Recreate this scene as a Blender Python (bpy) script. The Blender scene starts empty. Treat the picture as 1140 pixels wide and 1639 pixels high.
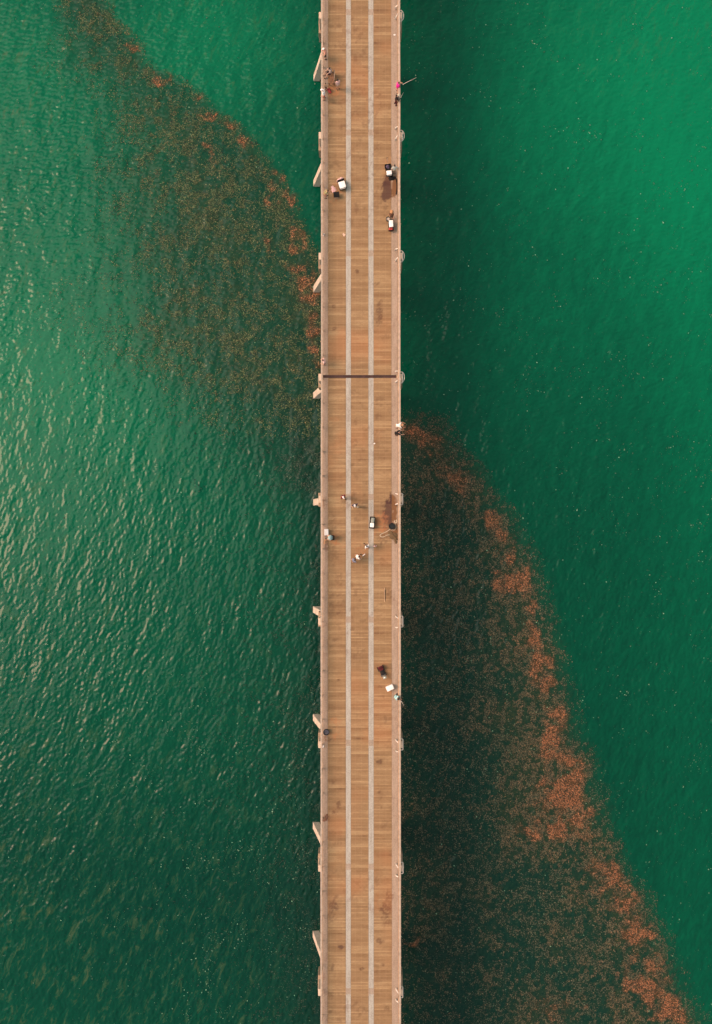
import bpy, bmesh, math, random
import numpy as np
from mathutils import Vector, Matrix
R = math.radians
random.seed(7)
SC = bpy.context.scene
COL = SC.collection

# ------------------------------------------------------------------ camera
DECK = 11.4                       # deck top above the water (m)
CAMZ = DECK + 79.0
TILT = 0.0157
FPX = 1262.0                      # focal length in photo pixels (photo 1140 x 1639)
cam_d = bpy.data.cameras.new('camera')
cam = bpy.data.objects.new('camera', cam_d); COL.objects.link(cam)
cam.location = (0, 0, CAMZ); cam.rotation_euler = (TILT, 0, 0)
cam_d.sensor_fit = 'VERTICAL'; cam_d.sensor_height = 24.0
cam_d.lens = 24.0 * FPX / 1639.0
cam_d.clip_start = 0.5; cam_d.clip_end = 9000
SC.camera = cam
SC.render.resolution_x = 712; SC.render.resolution_y = 1024

# ------------------------------------------------------------------ world, sun, exposure
SUN_EL, SUN_AZ = 57.0, 166.0      # azimuth measured counter-clockwise from +X
w = bpy.data.worlds.new('World'); SC.world = w; w.use_nodes = True
nt = w.node_tree; bg = nt.nodes['Background']
sky = nt.nodes.new('ShaderNodeTexSky'); sky.sky_type = 'NISHITA'; sky.sun_disc = False
sky.sun_elevation = R(SUN_EL); sky.sun_rotation = R(90.0 - SUN_AZ)
sky.dust_density = 0.6; sky.air_density = 1.0; sky.ozone_density = 1.0
hs = nt.nodes.new('ShaderNodeHueSaturation'); hs.inputs['Saturation'].default_value = 0.22
nt.links.new(sky.outputs[0], hs.inputs['Color']); 
wt_ = nt.nodes.new('ShaderNodeMix'); wt_.data_type = 'RGBA'; wt_.blend_type = 'MULTIPLY'; wt_.inputs[0].default_value = 1
nt.links.new(hs.outputs[0], wt_.inputs[6]); wt_.inputs[7].default_value = (1.0, .95, .86, 1)
# ragged bright patch added to the overcast, low in the west, placed for the wave glints
tcw = nt.nodes.new('ShaderNodeTexCoord'); dv = nt.nodes.new('ShaderNodeVectorMath'); dv.operation = 'DOT_PRODUCT'
GLZ, GLA, GLR = 45.5, 174.0, 15.0
dv.inputs[1].default_value = (math.sin(R(GLZ))*math.cos(R(GLA)), math.sin(R(GLZ))*math.sin(R(GLA)), math.cos(R(GLZ)))
nt.links.new(tcw.outputs['Generated'], dv.inputs[0])
cn = nt.nodes.new('ShaderNodeTexNoise'); cn.inputs['Scale'].default_value = 5.0; cn.inputs['Detail'].default_value = 5; nt.links.new(tcw.outputs['Generated'], cn.inputs['Vector'])
ca = nt.nodes.new('ShaderNodeMath'); ca.operation = 'MULTIPLY_ADD'; ca.inputs[1].default_value = .05; nt.links.new(cn.outputs['Fac'], ca.inputs[0]); nt.links.new(dv.outputs['Value'], ca.inputs[2])
mr = nt.nodes.new('ShaderNodeMapRange'); mr.interpolation_type = 'SMOOTHSTEP'; nt.links.new(ca.outputs[0], mr.inputs['Value'])
mr.inputs['From Min'].default_value = math.cos(R(GLR+.8))+.025; mr.inputs['From Max'].default_value = math.cos(R(GLR-.8))+.025
cg_ = nt.nodes.new('ShaderNodeMix'); cg_.data_type = 'RGBA'; nt.links.new(mr.outputs[0], cg_.inputs[0]); nt.links.new(wt_.outputs[2], cg_.inputs[6])
cg_.inputs[7].default_value = (124, 72, 50, 1)
nt.links.new(cg_.outputs[2], bg.inputs['Color'])
bg.inputs['Strength'].default_value = 0.075
sd = bpy.data.lights.new('sun', 'SUN'); sun = bpy.data.objects.new('sun', sd); COL.objects.link(sun)
sd.energy = 0.50; sd.angle = R(46); sd.color = (1.0, 0.86, 0.70)
_dir = Vector((math.cos(R(SUN_AZ))*math.cos(R(SUN_EL)), math.sin(R(SUN_AZ))*math.cos(R(SUN_EL)), math.sin(R(SUN_EL))))
sun.rotation_euler = _dir.to_track_quat('Z', 'Y').to_euler()
SC.view_settings.view_transform = 'Standard'; SC.view_settings.look = 'None'
SC.view_settings.gamma = 1.0; SC.view_settings.exposure = 1.1

# ------------------------------------------------------------------ pixel -> world
_ct, _st = math.cos(TILT), math.sin(TILT)
def P(px, py, z=DECK):
    a = (px-570.0)/FPX; b = (819.5-py)/FPX
    dx, dy, dz = a, b*_ct + _st, b*_st - _ct
    t = (z-CAMZ)/dz
    return Vector((dx*t, dy*t, z))
def pix(X, Y, z):                 # numpy world -> photo pixel
    Z = z - CAMZ
    yc = Y*_ct + Z*_st; zc = -Y*_st + Z*_ct
    return 570.0 + FPX*X/(-zc), 819.5 - FPX*yc/(-zc)

# ------------------------------------------------------------------ numpy noise
def vnoise(x, y, s, seed):
    rs = np.random.RandomState(seed); T = rs.rand(256, 256)
    u = np.asarray(x)/s + 500; v = np.asarray(y)/s + 500
    i = np.floor(u).astype(int); j = np.floor(v).astype(int)
    fu = u-i; fv = v-j; fu = fu*fu*(3-2*fu); fv = fv*fv*(3-2*fv)
    a = T[i & 255, j & 255]; b = T[(i+1) & 255, j & 255]; c = T[i & 255, (j+1) & 255]; d = T[(i+1) & 255, (j+1) & 255]
    return (a*(1-fu)+b*fu)*(1-fv) + (c*(1-fu)+d*fu)*fv
def fbm(x, y, s, seed, o=4):
    r = 0; a = 1; t = 0
    for k in range(o):
        r = r + a*vnoise(x, y, s/2**k, seed+k*17); t += a; a *= .55
    return r/t
def sstep(a, b, x):
    t = np.clip((x-a)/(b-a), 0, 1); return t*t*(3-2*t)

# ------------------------------------------------------------------ materials
def new_mat(name):
    m = bpy.data.materials.new(name); m.use_nodes = True
    return m, m.node_tree, m.node_tree.nodes['Principled BSDF']
def lin(c):
    return tuple((v/255/12.92 if v/255 <= .04045 else ((v/255+.055)/1.055)**2.4) for v in c)
_M = {}
def paint(name, rgb, rough=.6, var=.18, scale=6.0, metal=0.0, bump=0.0):
    """plain painted / woven / cast material with soft procedural variation; rgb linear"""
    if name in _M: return _M[name]
    m, t, b = new_mat(name)
    tc = t.nodes.new('ShaderNodeTexCoord'); n = t.nodes.new('ShaderNodeTexNoise')
    n.inputs['Scale'].default_value = scale; n.inputs['Detail'].default_value = 5
    t.links.new(tc.outputs['Object'], n.inputs['Vector'])
    r = t.nodes.new('ShaderNodeValToRGB'); r.color_ramp.elements[0].position = .3; r.color_ramp.elements[1].position = .7
    r.color_ramp.elements[0].color = tuple(c*(1-var) for c in rgb)+(1,)
    r.color_ramp.elements[1].color = tuple(min(1, c*(1+var*.6)) for c in rgb)+(1,)
    t.links.new(n.outputs['Fac'], r.inputs['Fac']); t.links.new(r.outputs['Color'], b.inputs['Base Color'])
    b.inputs['Roughness'].default_value = rough; b.inputs['Metallic'].default_value = metal
    if bump:
        bp = t.nodes.new('ShaderNodeBump'); bp.inputs['Strength'].default_value = bump; bp.inputs['Distance'].default_value = .02
        t.links.new(n.outputs['Fac'], bp.inputs['Height']); t.links.new(bp.outputs['Normal'], b.inputs['Normal'])
    _M[name] = m; return m

# ------------------------------------------------------------------ mesh helpers
class MB:
    def __init__(s): s.v = []; s.f = []
    def add(s, vs, fs):
        o = len(s.v); s.v += [tuple(v) for v in vs]; s.f += [tuple(i+o for i in f) for f in fs]; return s
    def box(s, x0, x1, y0, y1, z0, z1, M=None, bev=0.0):
        if bev <= 0:
            vs = [Vector((x, y, z)) for z in (z0, z1) for (x, y) in ((x0, y0), (x1, y0), (x1, y1), (x0, y1))]
            fs = [(3, 2, 1, 0), (4, 5, 6, 7), (0, 1, 5, 4), (1, 2, 6, 5), (2, 3, 7, 6), (3, 0, 4, 7)]
        else:
            bm = bmesh.new(); bmesh.ops.create_cube(bm, size=1)
            for v in bm.verts: v.co = Vector(((x0+x1)/2+v.co.x*(x1-x0), (y0+y1)/2+v.co.y*(y1-y0), (z0+z1)/2+v.co.z*(z1-z0)))
            bmesh.ops.bevel(bm, geom=bm.edges[:], offset=bev, segments=2, affect='EDGES', profile=.5)
            bm.verts.index_update(); vs = [v.co.copy() for v in bm.verts]; fs = [tuple(v.index for v in f.verts) for f in bm.faces]; bm.free()
        if M: vs = [M @ v for v in vs]
        return s.add(vs, fs)
    def tube(s, pts, rad, n=8, cap=True):
        pts = [Vector(p) for p in pts]; rr = rad if isinstance(rad, (list, tuple)) else [rad]*len(pts)
        vs = []; up = None
        for i, p in enumerate(pts):
            d = (pts[min(i+1, len(pts)-1)] - pts[max(i-1, 0)])
            if d.length < 1e-9: d = Vector((0, 0, 1))
            d.normalize()
            if up is None: up = d.orthogonal().normalized()
            a = (up - d*up.dot(d)); a = a.normalized() if a.length > 1e-6 else d.orthogonal().normalized(); up = a
            b = d.cross(a)
            for k in range(n):
                q = 2*math.pi*k/n; vs.append(p + (a*math.cos(q) + b*math.sin(q))*rr[i])
        fs = [(i*n+k, i*n+(k+1) % n, (i+1)*n+(k+1) % n, (i+1)*n+k) for i in range(len(pts)-1) for k in range(n)]
        if cap: fs += [tuple(range(n-1, -1, -1)), tuple((len(pts)-1)*n+k for k in range(n))]
        return s.add(vs, fs)
    def lathe(s, prof, n=20, c=(0, 0, 0), M=None):
        c = Vector(c); vs = []
        for (r, z) in prof:
            for k in range(n):
                q = 2*math.pi*k/n; vs.append(Vector((r*math.cos(q), r*math.sin(q), z))+c)
        fs = [(i*n+k, i*n+(k+1) % n, (i+1)*n+(k+1) % n, (i+1)*n+k) for i in range(len(prof)-1) for k in range(n)]
        fs += [tuple(range(n-1, -1, -1)), tuple((len(prof)-1)*n+k for k in range(n))]
        if M: vs = [M @ v for v in vs]
        return s.add(vs, fs)
    def ell(s, c, r, n=12, m=8, M=None):
        c = Vector(c); r = r if isinstance(r, (tuple, list)) else (r, r, r); vs = [Vector((0, 0, -r[2]))]
        for i in range(1, m):
            t = math.pi*i/m
            for k in range(n):
                q = 2*math.pi*k/n; vs.append(Vector((r[0]*math.sin(t)*math.cos(q), r[1]*math.sin(t)*math.sin(q), -r[2]*math.cos(t))))
        vs.append(Vector((0, 0, r[2])))
        if M: vs = [M @ v for v in vs]
        vs = [v+c for v in vs]; L = len(vs)-1
        fs = [(0, 1+(k+1) % n, 1+k) for k in range(n)]
        fs += [(1+i*n+k, 1+i*n+(k+1) % n, 1+(i+1)*n+(k+1) % n, 1+(i+1)*n+k) for i in range(m-2) for k in range(n)]
        fs += [(1+(m-2)*n+k, 1+(m-2)*n+(k+1) % n, L) for k in range(n)]
        return s.add(vs, fs)
    def cap(s, a, b, ra, rb, n=10):          # tapered capsule
        a = Vector(a); b = Vector(b); d = b-a
        if d.length < 1e-5: return s.ell(a, max(ra, rb), n)
        d.normalize(); pts = []; rr = []
        for t in (-90, -60, -30, 0): pts.append(a + d*ra*math.sin(R(t))); rr.append(max(ra*math.cos(R(t)), .0006))
        for t in (0, 30, 60, 90): pts.append(b + d*rb*math.sin(R(t))); rr.append(max(rb*math.cos(R(t)), .0006))
        return s.tube(pts, rr, n)
    def mesh(s, name):
        me = bpy.data.meshes.new(name); me.from_pydata(s.v, [], s.f); me.update(); return me
    def build(s, name, m, parent=None, smooth=False, label=None, remesh=0.0):
        me = s.mesh(name)
        if remesh:
            t = bpy.data.objects.new('tmp', me); COL.objects.link(t)
            md = t.modifiers.new('r', 'REMESH'); md.mode = 'VOXEL'; md.voxel_size = remesh
            sm = t.modifiers.new('s', 'SMOOTH'); sm.factor = .5; sm.iterations = 2
            dg = bpy.context.evaluated_depsgraph_get(); me2 = bpy.data.meshes.new_from_object(t.evaluated_get(dg))
            bpy.data.objects.remove(t); bpy.data.meshes.remove(me); me = me2; me.name = name; smooth = True
        if smooth: me.polygons.foreach_set('use_smooth', [True]*len(me.polygons))
        me.materials.clear(); me.materials.append(m)
        o = bpy.data.objects.new(name, me); COL.objects.link(o)
        if parent: o.parent = parent
        if label: o['label'] = label
        return o
def tag(o, label=None, cat=None, group=None, kind=None):
    if label: o['label'] = label
    if cat: o['category'] = cat
    if group: o['group'] = group
    if kind: o['kind'] = kind
    return o
def thing(name, loc, rz=0, label=None, cat=None, group=None):
    o = bpy.data.objects.new(name, None); COL.objects.link(o); o.empty_display_size = .2
    o.location = loc; o.rotation_euler = (0, 0, rz)
    return tag(o, label, cat, group)

# ================================================================== SEAWEED FRONT (photo-traced outline, on the water surface)
# right-hand mass: outline x as function of y ; left-hand mass likewise
RB = np.array([(600, 600), (650, 660), (665, 700), (690, 712), (740, 752), (790, 785), (840, 815), (880, 838), (930, 862),
               (980, 872), (1030, 885), (1080, 900), (1130, 910), (1180, 922), (1230, 935), (1280, 950), (1330, 968), (1380, 990),
               (1430, 1022), (1480, 1050), (1530, 1070), (1580, 1090), (1639, 1115), (1760, 1170)], float)   # (y, x)
LB = np.array([(-120, 60), (0, 165), (30, 185), (70, 222), (105, 245), (120, 283), (150, 322), (180, 352), (200, 385), (230, 410), (260, 435),
               (290, 462), (330, 478), (380, 495), (430, 508), (480, 516), (560, 520), (640, 520), (760, 540)], float)
ORR = [(690, 706, 20, 14), (662, 690, 16, 8), (722, 758, 12, 14), (738, 785, 13, 12), (785, 828, 10, 13), (800, 862, 12, 14), (822, 893, 10, 12),
       (805, 935, 24, 15), (845, 925, 18, 8), (852, 965, 10, 14), (858, 1018, 12, 22), (876, 1080, 16, 22), (856, 1075, 10, 14), (895, 1148, 12, 18), (878, 1190, 12, 22),
       (915, 1212, 14, 12), (935, 1245, 12, 18), (905, 1275, 36, 24), (935, 1300, 18, 22), (870, 1265, 22, 10), (845, 1332, 34, 12), (890, 1322, 20, 10),
       (985, 1402, 17, 19), (1008, 1440, 12, 24), (1022, 1490, 20, 26), (1055, 1535, 18, 24), (1030, 1580, 26, 14), (1070, 1608, 20, 16), (1095, 1632, 14, 12),
       (890, 1610, 22, 14), (940, 1605, 16, 8), (1040, 1500, 12, 10), (665, 1506, 14, 6), (655, 695, 10, 12), (885, 1660, 30, 16), (1120, 1680, 20, 26)]
ORL = [(168, 33, 7, 6), (209, 73, 8, 7), (243, 118, 12, 5), (270, 121, 7, 4), (250, 130, 12, 5), (317, 153, 6, 6), (330, 190, 14, 6), (345, 186, 8, 5),
       (370, 201, 8, 5), (385, 226, 8, 7), (444, 292, 9, 16), (458, 316, 8, 12), (432, 331, 6, 7), (474, 330, 5, 6), (480, 388, 8, 12), (430, 388, 5, 6), (488, 440, 18, 12),
       (500, 470, 10, 20), (505, 515, 8, 26), (508, 565, 6, 20), (470, 425, 16, 9), (478, 370, 10, 6), (422, 270, 6, 6), (334, 238, 8, 12)]
def blobs(L, px, py, extra=0.0):
    r = np.zeros_like(px)
    qx = px + (fbm(px, py, 22, 94, 3)-.5)*34; qy = py + (fbm(px, py, 22, 97, 3)-.5)*34
    for (cx, cy, rx, ry) in L:
        d2 = ((qx-cx)/(rx*1.25))**2 + ((qy-cy)/(ry*1.25))**2
        r = np.maximum(r, np.exp(-d2*.75)) + np.exp(-d2*.35)*.10
    n = (fbm(px, py, 13, 91, 5)-.5)*1.9 + (fbm(px, py, 40, 92, 3)-.5)*.5
    return sstep(.42, 1.35, r*.95 + n + extra)
def weed_maps(px, py):
    """cover (0..1 how much weed), orange (0..1 how dense and rusty), dark (weed tint in the water plus painted shade left of the pier)"""
    wob = (fbm(px, py, 55, 5, 5)-.5)*46
    # right mass
    xb = np.interp(py, RB[:, 0], RB[:, 1]); d = xb - px + wob*.8
    inR = (px > 575) & (py > 600)
    topfade = sstep(640, 720, py + (px-640)*.15)
    n1 = fbm(px, py, 95, 11, 4); n2 = fbm(px, py, 34, 12, 4)
    edge = np.exp(-np.clip(d-20, 0, None)/110.0)
    cR = sstep(-34, 40, d)*topfade*(.19 + .85*edge*sstep(.22, .66, n2*.6+n1*.4) + .30*sstep(.46, .66, n1)*np.exp(-np.abs(px-790)/130.)*sstep(900, 1060, py) + .22*sstep(.5, .7, n2)*sstep(1150, 1500, py))
    cR = np.where(inR, cR, 0)
    oR = np.where(inR, blobs(ORR, px, py, .30*np.exp(-((d-38)/38.0)**2) + .16*sstep(1050, 1500, py)*np.exp(-((d-70)/60.0)**2) - .16)*sstep(-8, 12, d), 0)
    # left mass
    xl = np.interp(py, LB[:, 0], LB[:, 1]); dl = xl - px + wob*.55
    inL = (px < 575) & (py < 830)
    width = 62 + np.clip(py, 0, 260)*.62 + np.clip(py-260, 0, 600)*.48
    westf = 1 - sstep(.45, 1.45, dl/width + (n1-.5)*.5)
    botf = 1 - sstep(560, 800, py - (px-420)*.6)
    cL = sstep(-12, 16, dl)*westf*botf*(.30 + .46*sstep(.3, .7, n2))
    cL = np.where(inL, cL, 0)
    oL = np.where(inL, blobs(ORL, px, py), 0)
    oL = oL*sstep(-30, 0, dl)*(1-sstep(260, 340, dl))*(py < 720)
    cover = np.clip(cR + cL, 0, 1); orange = np.maximum(oR, oL)
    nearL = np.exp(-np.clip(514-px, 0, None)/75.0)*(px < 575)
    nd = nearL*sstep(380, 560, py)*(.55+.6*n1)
    cover = np.clip(cover + nd*.22, 0, 1)
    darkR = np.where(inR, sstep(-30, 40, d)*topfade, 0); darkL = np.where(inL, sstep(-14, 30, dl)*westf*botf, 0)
    return cover, orange, np.clip(darkR + darkL*.72 + nd*.85*(darkL < .9) + .5*np.exp(-np.clip(514-px, 0, None)/22.0)*(px < 575), 0, 1)  # last band: the pier's shade on the water, painted into the colour

# ================================================================== WATER
DX = 0.11
NX, NY = 1000, 1440
X0, Y0 = -NX*DX/2, -NY*DX/2 + 2.0
def wave_field(seed, L, ang, spread, rms, pw=3.6, kmin=.35):
    """random wind-sea height field by inverse FFT; rms = slope rms"""
    rs = np.random.RandomState(seed)
    kx = 2*np.pi*np.fft.fftfreq(NX, DX)[None, :]; ky = 2*np.pi*np.fft.fftfreq(NY, DX)[:, None]
    k = np.sqrt(kx**2+ky**2); k[0, 0] = 1
    kp = 2*np.pi/L
    th = np.arctan2(ky, kx) - ang
    A = np.exp(-1.25*(kp/k)**2)/k**(pw/2+1) * (spread + (1-spread)*np.abs(np.cos(th))**3)
    A = A*np.exp(-(k*DX*.30)**2); A[0, 0] = 0
    F = A*(rs.randn(NY, NX)+1j*rs.randn(NY, NX))
    h = np.real(np.fft.ifft2(F))
    gy, gx = np.gradient(h, DX); s = np.sqrt((gx**2+gy**2).mean())
    return h*(rms/s)
xs = X0 + np.arange(NX)*DX; ys = Y0 + np.arange(NY)*DX
GX, GY = np.meshgrid(xs, ys)
_wy = sstep(-12, 24, GY + GX*.25)             # the wind ripples turn along the shore
H = wave_field(3, 1.15, R(162), .25, .130, 1.35)*(1-_wy*.75) + wave_field(9, .95, R(98), .25, .130, 1.35)*(.25+_wy*.75) + wave_field(4, 4.0, R(166), .18, .055, 3.0)
ex = np.minimum(np.minimum(GX-xs[0], xs[-1]-GX), np.minimum(GY-ys[0], ys[-1]-GY))
H = H*(.50 + 1.0*fbm(GX, GY*.7, 7.0, 61, 3))*sstep(0, 8, ex)
def wh(x, y):                     # water height at points
    i = np.clip(((y-Y0)/DX).astype(int), 0, NY-1); j = np.clip(((x-X0)/DX).astype(int), 0, NX-1); return H[i, j]
def build_water():
    me = bpy.data.meshes.new('water')
    B = 6000.0
    n = NX*NY
    co = np.empty((n+4, 3)); co[:n, 0] = GX.ravel(); co[:n, 1] = GY.ravel(); co[:n, 2] = H.ravel()
    co[n:] = [(-B, -B, 0), (B, -B, 0), (B, B, 0), (-B, B, 0)]
    idx = np.arange(n).reshape(NY, NX)
    q = np.stack([idx[:-1, :-1], idx[:-1, 1:], idx[1:, 1:], idx[1:, :-1]], -1).reshape(-1, 4)
    # outer sheet: fans from the far corners to the rim of the fine grid
    tri = []
    def fan(corner_a, corner_b, rim):
        m = len(rim)//2
        for a, b in zip(rim[:m], rim[1:m+1]): tri.append((corner_a, b, a))
        for a, b in zip(rim[m:-1], rim[m+1:]): tri.append((corner_b, b, a))
        tri.append((corner_a, corner_b, rim[m]))
    A0, A1, A2, A3 = n, n+1, n+2, n+3
    fan(A0, A1, list(idx[0, :])); fan(A1, A2, list(idx[:, -1])); fan(A2, A3, list(idx[-1, ::-1])); fan(A3, A0, list(idx[::-1, 0]))
    tri = np.array(tri)
    me.vertices.add(n+4); me.vertices.foreach_set('co', co.ravel())
    loops = np.concatenate([q.ravel(), tri.ravel()]); me.loops.add(len(loops)); me.loops.foreach_set('vertex_index', loops.astype(np.int32))
    np_ = len(q)+len(tri); me.polygons.add(np_)
    st = np.concatenate([np.arange(len(q))*4, len(q)*4+np.arange(len(tri))*3])
    me.polygons.foreach_set('loop_start', st.astype(np.int32))
    me.polygons.foreach_set('use_smooth', np.ones(np_, bool))
    me.update(calc_edges=True); me.validate()
    # water-body colour attribute: brighter/darker green regions, painted pier-side shade and the weed hanging below the surface
    px, py = pix(co[:, 0], co[:, 1], 0.0)
    cov, org, dark = weed_maps(px, py)
    big = fbm(px, py, 420, 33, 3)
    green_tone = .46 + .40*np.exp(-(((px-1080)/330)**2+((py-120)/330)**2)) + .36*np.exp(-(((px-330)/170)**2+((py-60)/150)**2)) + .22*np.exp(-((px/160)**2+((py-90)/200)**2)) \
        + .36*np.exp(-(((px-60)/330)**2+((py-560)/330)**2)) - .30*sstep(1000, 1500, py)*(px < 560) - .30*sstep(500, 1300, py)*(px > 600) + .18*np.exp(-(((px-1130)/120)**2))
    green_tone = np.clip(green_tone + (big-.5)*.30 - .10*np.exp(-np.clip(px-640, 0, None)/55.0)*(px > 575), 0.02, 1)  # last term paints the pier's soft shadow into the green right of it
    a = me.attributes.new('water_body', 'FLOAT_COLOR', 'POINT')
    c = np.ones((len(co), 4)); c[:, 0] = green_tone; c[:, 1] = dark; c[:, 2] = cov; c[:, 3] = org
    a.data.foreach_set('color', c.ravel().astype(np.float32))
    a3 = me.attributes.new('glint_streak', 'FLOAT', 'POINT')
    sl = (px < 560)*(.30 + .45*np.exp(-(np.clip(px, 0, None)/260.0)) + .25*sstep(1250, 1550, py))*(1-dark) + (px > 640)*.35*np.exp(-(((px-1050)/160)**2+((py-40)/110)**2))
    a3.data.foreach_set('value', np.clip(sl, 0, 1).astype(np.float32))
    o = bpy.data.objects.new('water', me); COL.objects.link(o); tag(o, kind='structure')
    m, t, b = new_mat('sea_water')
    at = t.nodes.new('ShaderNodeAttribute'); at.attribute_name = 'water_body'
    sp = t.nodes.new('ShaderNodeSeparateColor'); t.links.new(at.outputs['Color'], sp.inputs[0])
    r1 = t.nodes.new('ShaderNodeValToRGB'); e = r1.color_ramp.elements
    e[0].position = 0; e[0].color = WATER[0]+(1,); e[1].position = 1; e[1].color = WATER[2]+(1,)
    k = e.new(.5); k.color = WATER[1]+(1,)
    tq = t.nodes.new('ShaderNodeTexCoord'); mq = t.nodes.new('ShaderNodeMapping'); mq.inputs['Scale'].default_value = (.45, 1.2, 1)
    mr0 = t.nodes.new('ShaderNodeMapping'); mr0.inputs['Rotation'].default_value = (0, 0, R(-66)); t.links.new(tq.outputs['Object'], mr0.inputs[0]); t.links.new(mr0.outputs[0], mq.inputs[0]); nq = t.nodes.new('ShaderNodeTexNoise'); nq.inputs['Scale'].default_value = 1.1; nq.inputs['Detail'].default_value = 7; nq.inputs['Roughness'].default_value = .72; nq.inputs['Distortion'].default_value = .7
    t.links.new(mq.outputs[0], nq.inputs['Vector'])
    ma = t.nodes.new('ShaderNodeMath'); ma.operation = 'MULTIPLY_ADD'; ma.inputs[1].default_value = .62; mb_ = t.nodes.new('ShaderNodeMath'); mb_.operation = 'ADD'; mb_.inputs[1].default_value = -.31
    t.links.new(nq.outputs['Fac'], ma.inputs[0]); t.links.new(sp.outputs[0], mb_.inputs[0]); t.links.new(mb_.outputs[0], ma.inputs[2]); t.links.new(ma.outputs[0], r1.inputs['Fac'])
    # fine mottling of silt and weed under the surface
    tc = t.nodes.new('ShaderNodeTexCoord'); n1 = t.nodes.new('ShaderNodeTexNoise'); n1.inputs['Scale'].default_value = 3.2; n1.inputs['Detail'].default_value = 8; n1.inputs['Roughness'].default_value = .75
    t.links.new(tc.outputs['Object'], n1.inputs['Vector'])
    r2 = t.nodes.new('ShaderNodeValToRGB'); r2.color_ramp.elements[0].position = .38; r2.color_ramp.elements[1].position = .66
    r2.color_ramp.elements[0].color = (.0002, .019, .017, 1); r2.color_ramp.elements[1].color = (.002, .034, .026, 1)
    t.links.new(n1.outputs['Fac'], r2.inputs['Fac'])
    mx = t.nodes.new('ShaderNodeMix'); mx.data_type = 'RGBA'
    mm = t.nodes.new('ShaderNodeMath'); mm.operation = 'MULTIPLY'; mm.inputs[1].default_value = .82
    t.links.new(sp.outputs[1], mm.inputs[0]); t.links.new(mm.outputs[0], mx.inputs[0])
    # tan wave glints painted as colour streaks, mostly on the left-hand side (blue channel of the second attribute)
    a2 = t.nodes.new('ShaderNodeAttribute'); a2.attribute_name = 'glint_streak'
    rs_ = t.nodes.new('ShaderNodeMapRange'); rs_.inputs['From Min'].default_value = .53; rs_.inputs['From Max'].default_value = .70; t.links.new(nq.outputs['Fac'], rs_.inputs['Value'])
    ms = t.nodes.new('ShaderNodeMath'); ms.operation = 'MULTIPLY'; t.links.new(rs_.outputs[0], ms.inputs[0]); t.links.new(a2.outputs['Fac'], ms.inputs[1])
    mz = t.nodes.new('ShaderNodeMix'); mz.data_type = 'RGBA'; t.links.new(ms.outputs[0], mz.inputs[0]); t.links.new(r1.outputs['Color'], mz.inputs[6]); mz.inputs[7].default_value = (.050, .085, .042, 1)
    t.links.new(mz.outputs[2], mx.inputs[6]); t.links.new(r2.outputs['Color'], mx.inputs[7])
    mb2 = t.nodes.new('ShaderNodeMix'); mb2.data_type = 'RGBA'; f2 = t.nodes.new('ShaderNodeMath'); f2.operation = 'MULTIPLY'
    r3 = t.nodes.new('ShaderNodeMapRange'); r3.inputs['From Min'].default_value = .35; r3.inputs['From Max'].default_value = .65; t.links.new(n1.outputs['Fac'], r3.inputs['Value'])
    t.links.new(sp.outputs[2], f2.inputs[0]); t.links.new(r3.outputs[0], f2.inputs[1]); t.links.new(f2.outputs[0], mb2.inputs[0])
    t.links.new(mx.outputs[2], mb2.inputs[6]); mb2.inputs[7].default_value = (.034, .048, .022, 1)
    mb3 = t.nodes.new('ShaderNodeMix'); mb3.data_type = 'RGBA'; f3 = t.nodes.new('ShaderNodeMath'); f3.operation = 'MULTIPLY'; f3.inputs[1].default_value = .6
    t.links.new(at.outputs['Alpha'], f3.inputs[0]); t.links.new(f3.outputs[0], mb3.inputs[0]); t.links.new(mb2.outputs[2], mb3.inputs[6]); mb3.inputs[7].default_value = (.10, .050, .026, 1)
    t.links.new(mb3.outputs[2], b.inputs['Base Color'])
    b.inputs['Roughness'].default_value = .02; b.inputs['IOR'].default_value = 1.33; b.inputs['Specular IOR Level'].default_value = .30
    n2 = t.nodes.new('ShaderNodeTexNoise'); n2.inputs['Scale'].default_value = 4.5; n2.inputs['Detail'].default_value = 2; n2.inputs['Roughness'].default_value = .62
    n2.inputs['Distortion'].default_value = .6
    t.links.new(tc.outputs['Object'], n2.inputs['Vector'])
    bp = t.nodes.new('ShaderNodeBump'); bp.inputs['Strength'].default_value = 1.0; bp.inputs['Distance'].default_value = .010
    t.links.new(n2.outputs['Fac'], bp.inputs['Height']); t.links.new(bp.outputs['Normal'], b.inputs['Normal'])
    me.materials.append(m)
WATER = [(.0001, .028, .020), (.0001, .080, .043), (.0002, .165, .078)]
build_water()

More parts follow.
